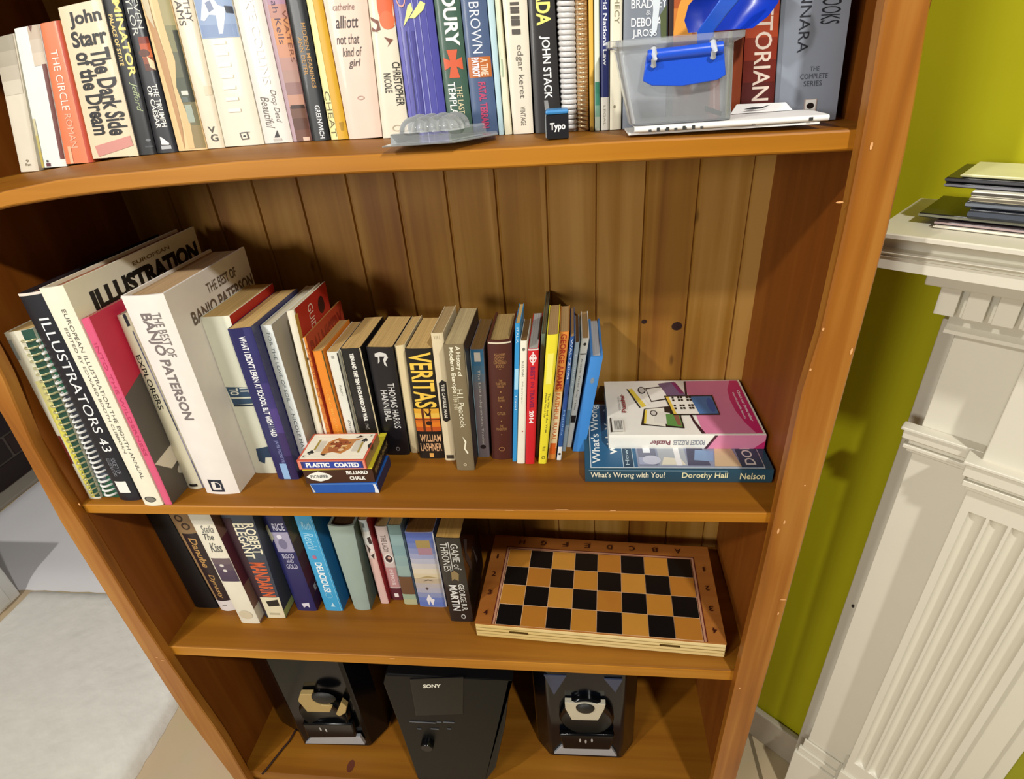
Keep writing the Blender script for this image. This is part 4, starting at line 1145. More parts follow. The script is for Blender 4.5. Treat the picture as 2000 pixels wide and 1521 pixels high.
lying_book(pf, '#eceadf', 'white and pink puzzle book lying on top of the dark teal hardback', '#d9d4c8', False, [
    ('p', [(.63, .02), (1, .02), (1, .98), (.69, .98)], '#d987a8'), ('p', [(.62, .02), (.64, .02), (.7, .98), (.68, .98)], '#4a1f30'), ('p', [(.93, .02), (1, .02), (1, .6)], '#c22a6a'),
    ('t', 'Puzzler', .27, .4, .3, .62, '#7a3a48', 'u', .02), ('t', 'POCKET PUZZLES', .42, .62, .3, .66, '#8a8d94', 'u', .02)],
    [('p', [(.61, .02), (.985, .02), (.985, .98), (.6, .98), (.59, .8), (.6, .6), (.6, .45)], '#d880a4'), ('p', [(.6, .02), (.625, .02), (.585, .22), (.57, .4), (.585, .65), (.61, .98), (.595, .98), (.565, .6), (.555, .4), (.57, .2)], '#3a1a28'),
     ('p', [(.94, .03), (.985, .03), (.985, .98), (.93, .98), (.885, .8), (.87, .6), (.875, .4), (.9, .2)], '#c4286c'),
     ('t', 'Check out these other', .945, .965, .22, .78, '#f2e6ec', 'd', .02), ('t', 'superb puzzle books', .905, .925, .26, .74, '#f2e6ec', 'd', .02),
     ('p', [(.17, .82), (.2, .84), (.28, .5), (.25, .47)], '#e0c84a'), ('p', [(.2, .84), (.22, .85), (.31, .49), (.28, .5)], '#e9e6dc'), ('p', [(.16, .83), (.17, .83), (.24, .47), (.23, .46)], blk),
     ('p', [(.3, .84), (.43, .88), (.45, .62), (.32, .57)], blk), ('p', [(.305, .82), (.425, .86), (.445, .64), (.325, .59)], '#e6e4da'), ('e', .27, .8, .028, .07, blk), ('e', .27, .8, .021, .052, '#b9b6ae'),
     ('p', [(.4, .93), (.52, .97), (.58, .68), (.45, .66)], '#6a5470'), ('p', [(.5, .95), (.53, .95), (.57, .73), (.54, .72)], '#7a2a5a'),
     ('p', [(.26, .44), (.5, .5), (.5, .1), (.22, .16)], blk), ('p', [(.27, .43), (.4, .46), (.38, .13), (.24, .18)], '#e6e4d4'), ('p', [(.265, .42), (.28, .42), (.255, .18), (.24, .18)], '#e0c84a'), ('p', [(.33, .4), (.43, .36), (.42, .16), (.31, .2)], '#dcdacd'), ('p', [(.4, .34), (.49, .34), (.49, .12), (.39, .15)], '#5f8f4a'), ('p', [(.45, .32), (.485, .32), (.485, .14), (.46, .16)], '#8a5a48'), ('e', .32, .36, .025, .05, blk), ('e', .32, .36, .018, .037, '#c9c6bd'),
     ('p', [(.42, .68), (.76, .68), (.76, .32), (.45, .32)], blk), ('p', [(.43, .66), (.62, .66), (.64, .34), (.455, .34)], '#e9e6da'), ('p', [(.43, .66), (.45, .66), (.475, .34), (.455, .34)], '#e0c04a'), ('p', [(.6, .66), (.75, .66), (.755, .34), (.625, .34)], '#4a78b0'), ('e', .725, .5, .025, .13, '#3a5fa8')] +
    [('r', .47 + .02 * i, .485 + .02 * i, .37 + .05 * j, .405 + .05 * j, blk) for i in range(7) for j in range(6) if (i * 3 + j * 5 + i * j) % 3] +
    [('r', .02, .1, .04, .24, '#dcdad0'), ('r', .015, .025, .03, .27, blk)] + [('r', .04 + .008 * i, .044 + .008 * i, .07, .22, '#5a5a58') for i in range(7)] +
    [('t', 'Puzzler', .105, .135, .36, .7, '#8a3434', 'up', .03), ('t', 'collection', .085, .1, .4, .66, '#8a8a88', 'up')], LB)

# card box, chalk box and the blue box under them
bz = Z2T + .0004
bf = frame_px((611, 963), (741, 962), (608, 944), (640, 890), bz)
bf.dep = min(bf.dep, .078)
root = thing('small_box', 'small bright blue cardboard box with a worn corner, under the chalk box', 'box', bf.centre())
mb = MB()
bf.slab(mb, mat('#1f56a8', .45, .08, 60))
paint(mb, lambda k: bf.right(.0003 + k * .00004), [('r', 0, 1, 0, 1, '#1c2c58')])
paint(mb, lambda k: bf.front(.0003 + k * .00004), [('p', [(.94, .05), (1, 0), (1, .2), (.97, .95), (.93, 1), (.95, .5)], '#dfe3e6'), ('p', [(0, 1), (.05, .1), (.02, .1)], '#c9ccc6'), ('r', 0, 1, .88, .99, '#4f80c4')])
mb.build('box_body', root, bevel=.0008)
cf = frame_px((599, 944), (733, 941), (594, 918), (640, 842), bf.O.z + bf.th + .0006)
cf.dep = min(cf.dep, .074)
root = thing('chalk_box', 'small dark brown billiard chalk box with a yellow lid, on the blue box', 'box', cf.centre())
mb = MB()
cf.slab(mb, mat('#3f2317', .4, .1, 60), b1=.97)
paint(mb, lambda k: cf.front(.0003 + k * .00004), [('p', [(.03, .5), (.1, .72), (.22, .88), (.34, .72), (.41, .5), (.34, .28), (.22, .14), (.1, .28)], '#ecebe2'), ('t', 'PIONEER', .09, .35, .38, .62, '#3a3f44', 'h', .02), ('t', 'BILLIARD', .62, .93, .62, .88, '#e9e6df', 'h', .04), ('t', 'CHALK', .65, .88, .2, .48, '#e9e6df', 'h', .04)])
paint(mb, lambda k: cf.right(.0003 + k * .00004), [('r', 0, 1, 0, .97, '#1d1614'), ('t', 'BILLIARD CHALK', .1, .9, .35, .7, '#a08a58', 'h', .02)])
mb.build('box_body', root, bevel=.0006)
mb = MB()
cf.slab(mb, mat('#d3c832', .45, .06, 60), b0=.972, b1=1.02)
mb.build('lid', root)
kf = frame_px((585, 917), (717, 916), (584, 899), (618, 850), cf.P(0, 1.03, 0).z + .0005)
kf.dep = min(max(kf.dep, .055), .064)
root = thing('playing_card_box', 'playing card box with a spade court card on top and a red edge', 'box', kf.centre())
mb = MB()
kf.slab(mb, mat('#c9583f', .35, .06, 60))
paint(mb, lambda k: kf.front(.0003 + k * .00004), [('r', .01, .99, .05, .97, '#dd8470'), ('r', .05, .96, .14, .86, '#2a2f6a'), ('r', .09, .93, .18, .82, '#27409a'), ('t', 'PLASTIC', .12, .47, .25, .75, '#f0f0f0', 'h', .05), ('t', 'COATED', .54, .9, .25, .75, '#f0f0f0', 'h', .05)])
paint(mb, lambda k: kf.right(.0003 + k * .00004), [('r', .02, .98, .05, .95, '#a08358'), ('p', [(.4, 1), (.6, 1), (.56, .6), (.44, .6)], '#5a4630')])
spade = lambda cx, cy, a, b: [(cx - a, cy - b * .2), (cx - a * .4, cy + b * .5), (cx, cy + b), (cx + a * .4, cy + b * .5), (cx + a, cy - b * .2), (cx + a * .5, cy - b * .6), (cx + a * .1, cy - b * .35), (cx + a * .3, cy - b), (cx - a * .3, cy - b), (cx - a * .1, cy - b * .35), (cx - a * .5, cy - b * .6)]
top = [('r', .03, .97, .03, .97, '#e8e2d0'), ('r', .1, .9, .14, .145, '#a89a80'), ('r', .1, .9, .855, .86, '#a89a80'), ('p', spade(.14, .28, .055, .09), '#15110f'), ('p', spade(.86, .72, .055, .09), '#15110f'),
       ('p', [(.3, .2), (.46, .28), (.6, .22), (.7, .4), (.72, .66), (.82, .8), (.6, .76), (.44, .82), (.32, .66), (.3, .4)], '#b9793c'), ('p', [(.34, .56), (.42, .76), (.6, .72), (.66, .58), (.5, .5)], '#8e4a2a'), ('p', [(.4, .3), (.56, .28), (.66, .44), (.5, .5), (.36, .46)], '#9c5a34'),
       ('r', .2, .29, .3, .7, '#c9c2b4'), ('r', .73, .82, .3, .7, '#c9c2b4'), ('r', .16, .19, .35, .75, '#a08a3a'), ('r', .83, .86, .25, .65, '#a08a3a'), ('p', [(.38, .47), (.62, .47), (.64, .53), (.4, .53)], '#dcc08a'), ('e', .5, .5, .05, .06, '#7a3320'), ('e', .44, .66, .04, .05, '#d9b890'), ('e', .57, .36, .04, .05, '#d9b890'),
       ('p', [(.3, .2), (.36, .14), (.4, .22)], '#3a2414'), ('p', [(.7, .8), (.76, .9), (.82, .84)], '#3a2414'), ('t', 'K', .06, .1, .08, .16, '#4a443a', 'h'), ('t', 'K', .9, .94, .84, .92, '#4a443a', 'u')]
top += [('e', .36 + .07 * i, .42 + .02 * (i % 2), .012, .016, '#e0c070') for i in range(5)] + [('e', .38 + .07 * i, .6 + .02 * (i % 2), .012, .016, '#5a2a18') for i in range(5)]
top += [('p', [(.965, .42), (.99, .4), (.99, .6), (.965, .58), (.945, .5)], '#2a221a')]
paint(mb, lambda k: kf.top(.0003 + k * .00003), top)
mb.build('box_body', root, bevel=.0006)

# folded chessboard
an, s_, b_, h_ = -.0533, .0362, .0304, .0339
ex, ed = Vector((math.cos(an), math.sin(an), 0)), Vector((-math.sin(an), math.cos(an), 0))
cw, cd = 8 * s_ + 2 * b_, 4 * s_ + b_
ft = .004
chf = Fr(Vector((.504, .0487, Z3T + ft)), ex, ed, cw, h_ - ft, cd)
root = thing('chessboard', 'folded wooden chessboard with pale edges lying on the lower shelf', 'chessboard', chf.centre())
side = wood('pale_pine_edge', '#c9a85e', '#d9bd7a', '#e6d09a', 'x', .5, coat=.05)
veneer = wood('orange_veneer', '#8a4f1e', '#9c5f28', '#a96c30', 'x', .4, coat=.2)
mb = MB()
chf.slab(mb, side, b1=.9)
line = mat('#8a7238', .6)
paint(mb, lambda k: chf.front(.0003), [('r', 0, 1, .66, .70, '#a08a50'), ('r', 0, 1, .43, .48, '#94783c'), ('r', 0, 1, .22, .26, '#b39a60')])
mb.build('case', root, bevel=.001)
mb = MB()
chf.slab(mb, veneer, b0=.902, b1=1)
Q = lambda k: chf.top(.0003 + k * .00003)
U = lambda x: x / cw
V = lambda y: y / cd
dec = [('r', U(b_ - .006), U(cw - b_ + .006), V(0), V(cd - b_ + .006), '#5a1f18'), ('r', U(b_ - .0045), U(cw - b_ + .0045), V(0), V(cd - b_ + .0045), '#b8876a'), ('r', U(b_ - .0015), U(cw - b_ + .0015), V(0), V(cd - b_ + .0015), '#5a1f18'), ('r', U(b_ - .0005), U(cw - b_ + .0005), 0, V(cd - b_ + .0005), '#d9b088')]
for i in range(8):
    for j in range(4):
        dk = (i + j) % 2 == 0
        dec.append(('r', U(b_ + i * s_ + .0004), U(b_ + (i + 1) * s_ - .0004), V(j * s_ + .0004), V((j + 1) * s_ - .0004), '#0c0a0a' if dk else ['#b57a2c', '#bd8434', '#ad7028'][(i * 5 + j * 3) % 3]))
for i, c in enumerate('HGFEDCBA'):
    x = b_ + (i + .5) * s_
    dec.append(('t', c, U(x - .0045), U(x + .0045), V(cd - b_ * .62), V(cd - b_ * .3), '#3a140c', 'u', .02))
for j, c in enumerate('4321'):
    y = (j + .5) * s_
    hw = .0014 if c == '1' else .003
    dec.append(('t', c, U(b_ * .42 - hw), U(b_ * .42 + hw), V(y - .0045), V(y + .0045), '#3a140c', 'h', .02))
    dec.append(('t', c, U(cw - b_ * .42 - hw), U(cw - b_ * .42 + hw), V(y - .0045), V(y + .0045), '#3a140c', 'u', .02))
paint(mb, Q, dec)
mb.build('playing_surface', root)
for a0 in (.143, .75):
    mb = MB()
    chf.slab(mb, mat('#6a5a30', .35, .1, metal=.8), a0=a0, a1=a0 + .078, b0=.46, b1=.58, d0=-.0008, d1=.001)
    mb.build('hinge', root)
for a0, d0 in ((.06, .012), (.84, .004), (.06, cd - .02), (.9, cd - .02)):
    mb = MB()
    c = chf.P(a0, 0, d0 + .006)
    mb.loft([[c + Vector((.007 * q * math.cos(k * .5236), .007 * q * math.sin(k * .5236), z)) for k in range(12)] for q, z in ((.8, -ft + .0003), (1, -ft * .6), (1, -.0002))], mat('#15100e', .7))
    mb.build('foot', root, smooth=40)

# ------------------------------------------------------------------ things on the top shelf
def zs1(x, y):
    k = min(1, max(0, (y - R) / (YB1 - .006 - R)))
    return lerp(z1(x), zb1(x), k)


# small ink stamp
A, B = at(1067, 271, 1, .030), at(1111, 270, 1, .030)
zt_ = at(1063, 216, 1, .030).z
z0 = max(zs1(A.x, .03), zs1(B.x, .03), zs1(B.x, .049)) + .0005
sf = Fr(Vector((A.x, .030, z0)), Vector((1, .03, 0)), Vector((-.03, 1, 0)), (B - A).length, zt_ - z0, .019)
root = thing('ink_stamp', 'small black cube stamp with a white word and a blue cap', 'stamp', sf.centre())
mb = MB()
sf.slab(mb, mat('#131319', .4, .05), a0=.03, b1=.83)
paint(mb, lambda k: sf.front(.0003), [('t', 'Typo', .18, .86, .24, .56, '#eeeeee', 'h', .03)])
mb.build('stamp_body', root, bevel=.0012)
mb = MB()
sf.slab(mb, mat('#3a86c4', .35, .05), b0=.84, b1=1, d0=-.0003, d1=.0193, a0=0, a1=1.01)
mb.build('cap', root, bevel=.0015)
mb = MB()
sf.slab(mb, clear('clear_plastic_sheath', '#dfe8ea', .35), a0=-.02, a1=.02, b0=.05, b1=.8, d0=.001, d1=.018)
mb.build('side_cover', root)

# papers under the tub
paper = mat('#e6e5e2', .6, .03, 30)
yA, yB = .019, .062
pz = max(zs1(x, yy) for x in (.69, .78, .86) for yy in (yA, yB)) + .0008
A = at(1240, 268, 2, pz)
root = thing('paper_leaflet', 'folded white leaflet with black print under the clear plastic tub', 'leaflet', (.78, .04, pz))
x0, x1 = .700, .848
mb = MB()
mb.hexa([(x0, .021, pz), (x1 - .006, .017, pz), (x1 - .012, .061, pz), (x0, .061, pz)], [(x0, .021, pz + .0014), (x1 - .006, .017, pz + .0014), (x1 - .012, .061, pz + .0014), (x0, .061, pz + .0014)], paper)
q0 = lambda a, b: Vector((x0 + (x1 - .006 - x0) * a, .021 + (.017 - .021) * a - .0003, pz + .0014 * b))
mb.build('back_leaf', root)
mb = MB()
n = 10
ring = []
for i in range(n + 1):
    an_ = math.pi * i / n
    ring.append((math.cos(an_) * .0, math.sin(an_)))
prof = [(.018 - .0025 * math.sin(math.pi * k / 8), pz + .0062 - .0022 * math.cos(math.pi * k / 8) - .0022) for k in range(9)] + [(.0615, pz + .0063)] + [(.0615, pz + .0057)] + [(.0185, pz + .0057), (.0168, pz + .0042), (.0185, pz + .0026)]
mb.loft([[(x, y, z) for y, z in prof] for x in (x0 + .004, x1)], paper)
Qf = lambda a, b: Vector((x0 + (x1 - x0) * a, .0152 + .0004 - abs(b - .5) * .001 - .0002, pz + .0018 + .0042 * b))
for i in range(9):
    rect(mb, Qf, .1 + .03 * i + .012 * (i % 3), .115 + .03 * i + .012 * (i % 3), .1, .75 if i % 2 else .5, mat('#2c2c2c', .6), 1)
for a_, b_2 in ((.62, .3), (.9, .8)):
    rect(mb, Qf, a_, a_ + .02, .2, b_2, mat('#2c2c2c', .6), 1)
mb.build('front_leaf', root, smooth=40)
# standing leaf behind
mb = MB()
P0, P1, P2, P3 = at(1425, 240, 1, .058), at(1545, 236, 1, .058), at(1536, 200, 1, .063), at(1440, 204, 1, .063)
z_ = pz + .0068
mb.hexa([(P0.x, .0585, z_), (P1.x, .0585, z_), (P1.x, .0593, z_), (P0.x, .0593, z_)], [(P3.x, .0645, P3.z), (P2.x, .0645, P2.z), (P2.x, .0653, P2.z), (P3.x, .0653, P3.z)], paper)
q = lambda a, b: Vector((lerp(P0.x, P1.x, a), .0580, z_ + .001 + .004 * b))
patch(mb, q, [(.2, .5), (.34, .8), (.5, .75), (.64, 1.1), (.5, .45), (.34, .35)], mat('#2a2a2c', .6))
mb.build('raised_leaf', root)

# the plastic tub
tub_m = clear('milky_clear_plastic', '#e3e9ee', .15, .12)
tz = pz + .0070
yF, yK = .0188, .066
corners_b = [at(1232, 267, 1, yF), at(1430, 248, 1, yF)]
corners_t = [at(1203, 92, 1, yF - .004), at(1440, 66, 1, yF - .004)]
xb0, xb1 = corners_b[0].x, corners_b[1].x
xt0, xt1 = corners_t[0].x, corners_t[1].x
zt0 = (corners_t[0].z + corners_t[1].z) / 2
ytk = .0655


def rrect(x0, x1, y0, y1, z, rad, n=5):
    out = []
    for cx, cy, a0 in ((x1 - rad, y0 + rad, -90), (x1 - rad, y1 - rad, 0), (x0 + rad, y1 - rad, 90), (x0 + rad, y0 + rad, 180)):
        for k in range(n + 1):
            t = math.radians(a0 + 90 * k / n)
            out.append((cx + rad * math.cos(t), cy + rad * math.sin(t), z))
    return out


root = thing('plastic_tub', 'clear plastic tub with a blue clip handle, on leaflets on the top shelf', 'tub', ((xb0 + xb1) / 2, .043, tz))
mb = MB()
wl = .0011
O_ = [rrect(lerp(xb0, xt0, k), lerp(xb1, xt1, k), lerp(yF, yF - .004, k), lerp(.060, ytk, k), lerp(tz, zt0, k), .009) for k in (0, .25, .5, .75, .93)]
tilt = corners_t[1].z - corners_t[0].z
rim = rrect(xt0 - .005, xt1 + .006, yF - .009, ytk + .0015, zt0 - .001, .008)
rim2 = rrect(xt0 - .005, xt1 + .006, yF - .009, ytk + .0015, zt0 + .003, .008)
inn = [rrect(lerp(xb0, xt0, k) + wl, lerp(xb1, xt1, k) - wl, lerp(yF, yF - .004, k) + wl, lerp(.060, ytk, k) - wl, lerp(tz, zt0, k) + (wl if k == 0 else 0), .008) for k in (.97, .7, .4, 0)]
inn[0] = [(x, y, zt0 + .003) for x, y, z in inn[0]]
mb.loft(O_ + [rim, rim2] + inn, tub_m)
mb.build('tub_body', root, smooth=40)
blue = mat('#1f52d0', .3, .04, 20, coat=.2)
hx = lambda px, py: at(px, py, 1, yF - .006)
mb = MB()
Pq = [hx(1262, 108), hx(1412, 92), hx(1416, 146), hx(1400, 156), hx(1330, 168), hx(1272, 167), hx(1255, 158)]
prof = [(p.x, p.z) for p in Pq]
mb.loft([[(x, y, z) for x, z in prof] for y in (yF - .0062, yF - .0085, yF - .0092)], blue)
mb.tube([hx(1264, 110) + Vector((0, -.002, 0)), hx(1411, 93) + Vector((0, -.002, 0))], .0042, blue, 12)
mb.build('clip_handle', root, smooth=35, bevel=.0006)
hook_m = clear('clear_hook', '#e6ecf0', .6)
for px, py in ((1277, 104), (1392, 88)):
    mb = MB()
    a_, c_ = hx(px, py - 10), hx(px - 2, py + 24)
    mb.tube([a_ + Vector((0, .001, 0)), a_ + Vector((0, -.006, -.004)), c_ + Vector((0, -.0075, .004)), c_ + Vector((0, -.004, 0))], .0022, hook_m, 8)
    mb.build('handle_hook', root, smooth=60)

# blue scoop standing in the tub
dk = mat('#1238b4', .28, .05, 15, coat=.3)
lt = mat('#2a5fd6', .3, .05, 15, coat=.2)
root = thing('scoop', 'dark blue plastic scoop with a paler handle standing in the plastic tub', 'scoop', (at(1430, 100, 1, .045).x, .045, tz + .002))
yS = .044
sp = lambda px, py, y_=yS: at(px, py, 1, y_)
# bowl: a shallow curved pan
rows = []
edge_l = [(1345, 64), (1337, 40), (1345, 10), (1380, -30), (1420, -60)]
edge_r = [(1470, 55), (1500, 32), (1520, 5), (1528, -25), (1520, -60)]
for (lx, ly), (rx, ry) in zip(edge_l, edge_r):
    row = []
    for k in range(9):
        t_ = k / 8
        row.append(sp(lerp(lx, rx, t_), lerp(ly, ry, t_), yS + .012 - .018 * (2 * t_ - 1) ** 2 - .003))
    rows.append(row)
mb = MB()
fr_, bk_ = [p for rw in rows for p in rw], [p + Vector((0, .0015, 0)) for rw in rows for p in rw]
N_ = len(fr_)
fs = []
for i in range(len(rows) - 1):
    for k in range(8):
        a_ = i * 9 + k
        fs += [(a_, a_ + 1, a_ + 10, a_ + 9), (N_ + a_, N_ + a_ + 9, N_ + a_ + 10, N_ + a_ + 1)]
for i in range(len(rows) - 1):
    for e_ in (0, 8):
        a_ = i * 9 + e_
        fs.append((a_, a_ + 9, N_ + a_ + 9, N_ + a_))
for k in range(8):
    fs += [(k, k + 1, N_ + k + 1, N_ + k), (N_ - 9 + k, N_ - 8 + k, 2 * N_ - 8 + k, 2 * N_ - 9 + k)]
mb.add(fr_ + bk_, fs, dk)
mb.build('scoop_bowl', root, smooth=50)
mb = MB()
hp = [(1372, 140, .040), (1378, 62, .032), (1402, 30, .027), (1422, 4, .024), (1440, -25, .022)]
mb.loft([[sp(px - w_, py, y_), sp(px + w_, py - 2, y_), sp(px + w_ + 1, py - 2, y_ + .003), sp(px - w_ + 1, py, y_ + .003)] for (px, py, y_), w_ in zip(hp, (12, 17, 18, 20, 20))], lt)
mb.build('scoop_handle', root, smooth=50, bevel=.0008)
# grey clip lying in the tub
mb = MB()
P0 = sp(1378, 218, .03)
mb.hexa([P0 + Vector(v) for v in ((0, 0, 0), (.012, 0, -.004), (.012, .004, -.004), (0, .004, 0))], [P0 + Vector(v) for v in ((0, 0, .004), (.013, 0, -.001), (.013, .004, -.001), (0, .004, .004))], mat('#55565a', .5))
P0.z = tz + .003
o = mb.build('small_clip', None, origin=sp(1384, 220, .032))
tag(o, 'small dark grey plastic clip lying inside the clear tub', 'clip')

# blister pack with domes
bm_ = clear('clear_blister_plastic', '#dfe4e6', .16, .08)
cl = at(748, 292, 1, .014)
root = thing('blister_pack', 'empty clear plastic blister pack with round domes, in front of the blue paperback', 'packaging', (at(860, 275, 1, .03).x, .03, 1.17))
xa, xb = at(752, 288, 1, .012).x, at(968, 262, 1, .024).x
mb = MB()
zb_ = max(zs1(x, y_) for x in (xa, (xa + xb) / 2, xb) for y_ in (.014, .063)) + .0006
for lo_, hi_ in ((0, .0009),):
    sk_ = [(xa, .004), (xb - .03, .004), (xb, .040), (xb - .004, .064), (xa + .012, .064)]
    mb.hexa([(x, y_, zb_ + lo_) for x, y_ in sk_], [(x, y_, zb_ + hi_) for x, y_ in sk_], bm_)
    sk2 = [(xa + .006, .009), (xb - .034, .009), (xb - .010, .040), (xb - .012, .058), (xa + .018, .058)]
    rings = [[(x, y_, zb_ + .001) for x, y_ in sk2], [(lerp(x, .53, .02), lerp(y_, .034, .06), zb_ + .0085) for x, y_ in sk2]]
    mb.loft(rings, bm_)
mb.build('tray', root, bevel=.0012)
for i in range(4):
    for j in range(2):
        cx_ = lerp(xa + .024, xb - .036, i / 3)
        cy_ = .020 + .026 * j
        rings = []
        for k in range(7):
            t_ = k / 6 * math.pi / 2
            rad = .0118 * math.cos(t_) if k < 6 else .0006
            rings.append([(cx_ + rad * math.cos(2 * math.pi * q / 20), cy_ + rad * math.sin(2 * math.pi * q / 20), zb_ + .0086 + .011 * math.sin(t_)) for q in range(20)])
        MB().loft(rings, bm_).build('dome', root, smooth=60)

# ------------------------------------------------------------------ bottom bay: two speakers and a stereo tower
gloss = mat('#070709', .16, .05, 20, spec=.22)
satin = mat('#0a0a0b', .4, .08, 30, spec=.15)
z4 = Z4 + .0005


def px_plate(mb, pts, y0, y1, m, dy=0.0):
    a_ = [at(*p, 1, y0) for p in pts]
    mb.hexa([(p.x, y1, p.z) for p in a_], [(p.x, y0 + dy, p.z) for p in a_], m)


def speaker(name, label, fp, depth, trim, body_m, cone, inserts, ins_m, dome, slits, vee):
    g_ = [at(*p, 2, z4) for p in fp]
    yF_ = min(p.y for p in g_)
    yb_ = yF_ + depth
    xs = [p.x for p in g_]
    poly = [(p.x, p.y) for p in g_]
    poly += [(poly[-1][0], yb_)]
    poly += [(poly[0][0], yb_)]
    zt_ = Z3B - .035
    root = thing(name, label, 'speaker', ((min(xs) + max(xs)) / 2, yF_ + depth / 2, z4))
    mb = MB()
    mb.loft([[(x, y_, z) for x, y_ in poly] for z in (z4, z4 + .05, zt_ - .02, zt_)], body_m)
    mb.build('cabinet', root, smooth=30, bevel=.004)
    # woofer: rolled rim and a shallow dish
    c, rx, rz = cone
    C0 = at(*c, 1, yF_)
    mb = MB()
    rings = []
    for k_, dy in ((1.0, .001), (1.0, -.006), (.93, -.009), (.84, -.006), (.55, -.002), (.2, -.0015), (.02, -.0015)):
        rings.append([(C0.x + rx * k_ * math.cos(2 * math.pi * i / 32), yF_ + dy, C0.z + rz * k_ * math.sin(2 * math.pi * i / 32)) for i in range(32)])
    mb.loft(rings, gloss)
    mb.build('woofer', root, smooth=50)
    for pts in inserts:
        mb = MB()
        px_plate(mb, pts, yF_ - .010, yF_ - .001, ins_m)
        mb.build('metal_insert', root, bevel=.0008)
    D0 = at(*dome[0], 1, yF_ - .010)
    mb = MB()
    rings = []
    for k_ in range(6):
        t_ = k_ / 5 * math.pi / 2
        q_ = max(.02, math.cos(t_))
        rings.append([(D0.x + dome[1] * q_ * math.cos(2 * math.pi * i / 24), yF_ - .010 - .007 * math.sin(t_), D0.z + dome[2] * q_ * math.sin(2 * math.pi * i / 24)) for i in range(24)])
    mb.loft(rings, mat('#1b1915', .55, .1, 40))
    mb.build('dust_cap', root, smooth=60)
    mb = MB()
    px_plate(mb, trim, yF_ - .004, yF_ + .002, mat('#b4b8be', .35, .06, 30, metal=.25))
    mb.build('metal_trim', root, bevel=.0008)
    # chin with slots
    mb = MB()
    a_ = [at(*p, 1, yF_ - .004) for p in slits[0]]
    mb.loft([[(p.x, yF_ + .001, p.z) for p in a_], [(p.x, yF_ - .010, p.z) for p in a_]], gloss)
    for sx_, sy_ in slits[1]:
        P_ = at(sx_, sy_, 1, yF_ - .0105)
        mb.add([(P_.x + .0018 * math.cos(i * .785), yF_ - .0105, P_.z + .006 * math.sin(i * .785)) for i in range(8)], [tuple(range(8))], mat('#c9ccd0', .3, .05, metal=.6))
    mb.build('front_chin', root, smooth=40, bevel=.003)
    for pts in vee:
        mb = MB()
        px_plate(mb, pts, yF_ - .0012, yF_ + .001, mat('#343c54', .4, .08, 20))
        mb.build('front_facet', root)
    return root


speaker('loudspeaker', 'glossy black speaker with a gold patterned woofer, left in the bottom bay', [(539, 1392), (552, 1412), (586, 1432), (596, 1455), (724, 1458), (759, 1422)], .13,
        [(610, 1439), (703, 1438), (713, 1454), (596, 1452)], gloss, ((636, 1388), .046, .05),
        [[(585, 1356), (609, 1356), (611, 1369), (627, 1377), (649, 1379), (644, 1391), (600, 1390), (582, 1369)], [(666, 1371), (677, 1380), (675, 1392), (663, 1399), (656, 1395)]],
        mat('#b39a64', .4, .1, 60, metal=.3), ((632, 1362), .022, .015), ([(592, 1408), (690, 1408), (698, 1434), (604, 1435)], [(626, 1424), (637, 1426)]), [])
speaker('loudspeaker', 'glossy blue black speaker with a silver ringed woofer, right in the bottom bay', [(1050, 1444), (1076, 1476), (1213, 1482), (1237, 1451)], .13,
        [(1097, 1457), (1194, 1461), (1205, 1477), (1082, 1472)], mat('#06080e', .14, .05, 20, spec=.3), ((1145, 1392), .046, .052),
        [[(1103, 1372), (1183, 1376), (1180, 1386), (1168, 1407), (1117, 1406), (1104, 1384)]], mat('#cdc7b2', .35, .08, 40, metal=.3), ((1143, 1382), .0155, .0125),
        ([(1092, 1428), (1200, 1430), (1192, 1458), (1100, 1456)], [(1133, 1446), (1144, 1448), (1156, 1446)]), [[(1062, 1318), (1106, 1320), (1082, 1357)], [(1180, 1326), (1216, 1328), (1202, 1352)]])

yT = .0165
front_px = [(748, 1335), (747, 1300), (1000, 1290), (996, 1320), (986, 1420), (968, 1500), (950, 1525), (935, 1560), (838, 1562), (816, 1522), (780, 1420)]
fp3 = [at(*p, 1, yT) for p in front_px]
zl = max(min(p.z for p in fp3), z4)
fp3 = [Vector((p.x, yT, max(p.z, z4))) for p in fp3]
fp3 = [Vector((p.x, yT, min(p.z, Z3B - .03))) for p in fp3]
root = thing('stereo_unit', 'black tapering stereo tower between the two speakers in the bottom bay', 'stereo', (at(880, 1400, 1, yT).x, yT + .07, z4))
mb = MB()
mb.loft([[(p.x, yT + d_, p.z) for p in fp3] for d_ in (0, .15)], satin)
mb.build('cabinet', root, bevel=.003)
mb = MB()
px_plate(mb, [(800, 1326), (905, 1322), (904, 1395), (812, 1398)], yT - .0015, yT + .001, gloss)
mb.build('display_panel', root, bevel=.001)
mb = MB()
QT = lambda a_, b_: (lambda p: Vector((p.x, yT - .0019, p.z)))(at(826 + 35 * a_, 1343.5 - 7 * b_ - .8 * a_, 1, yT - .0019))
text_on(mb, QT, 'SONY', 0, 1, 0, 1, mat('#d9d6c8', .4, 0), 'h', .04)
mb.build('lettering', root)
mb = MB()
for x0_, x1_, yy in ((853, 862, 1410), (866, 887, 1410), (815, 823, 1423), (841, 857, 1423), (873, 881, 1423), (800, 850, 1409)):
    a_, b_ = at(x0_, yy, 1, yT - .0006), at(x1_, yy + .5, 1, yT - .0006)
    mb.box(a_.x, b_.x, yT - .0012, yT + .0005, a_.z - .0006, a_.z + .0006, mat('#5a5c62', .4, .1))
mb.build('button_row', root)
kc_ = at(836, 1448, 1, yT)
MB().loft([[(kc_.x + .011 * q_ * math.cos(i * .2618), yT + dy, kc_.z + .011 * q_ * math.sin(i * .2618)) for i in range(24)] for q_, dy in ((1, .001), (1, -.008), (.85, -.011), (.02, -.011))], gloss).build('volume_knob', root, smooth=40)
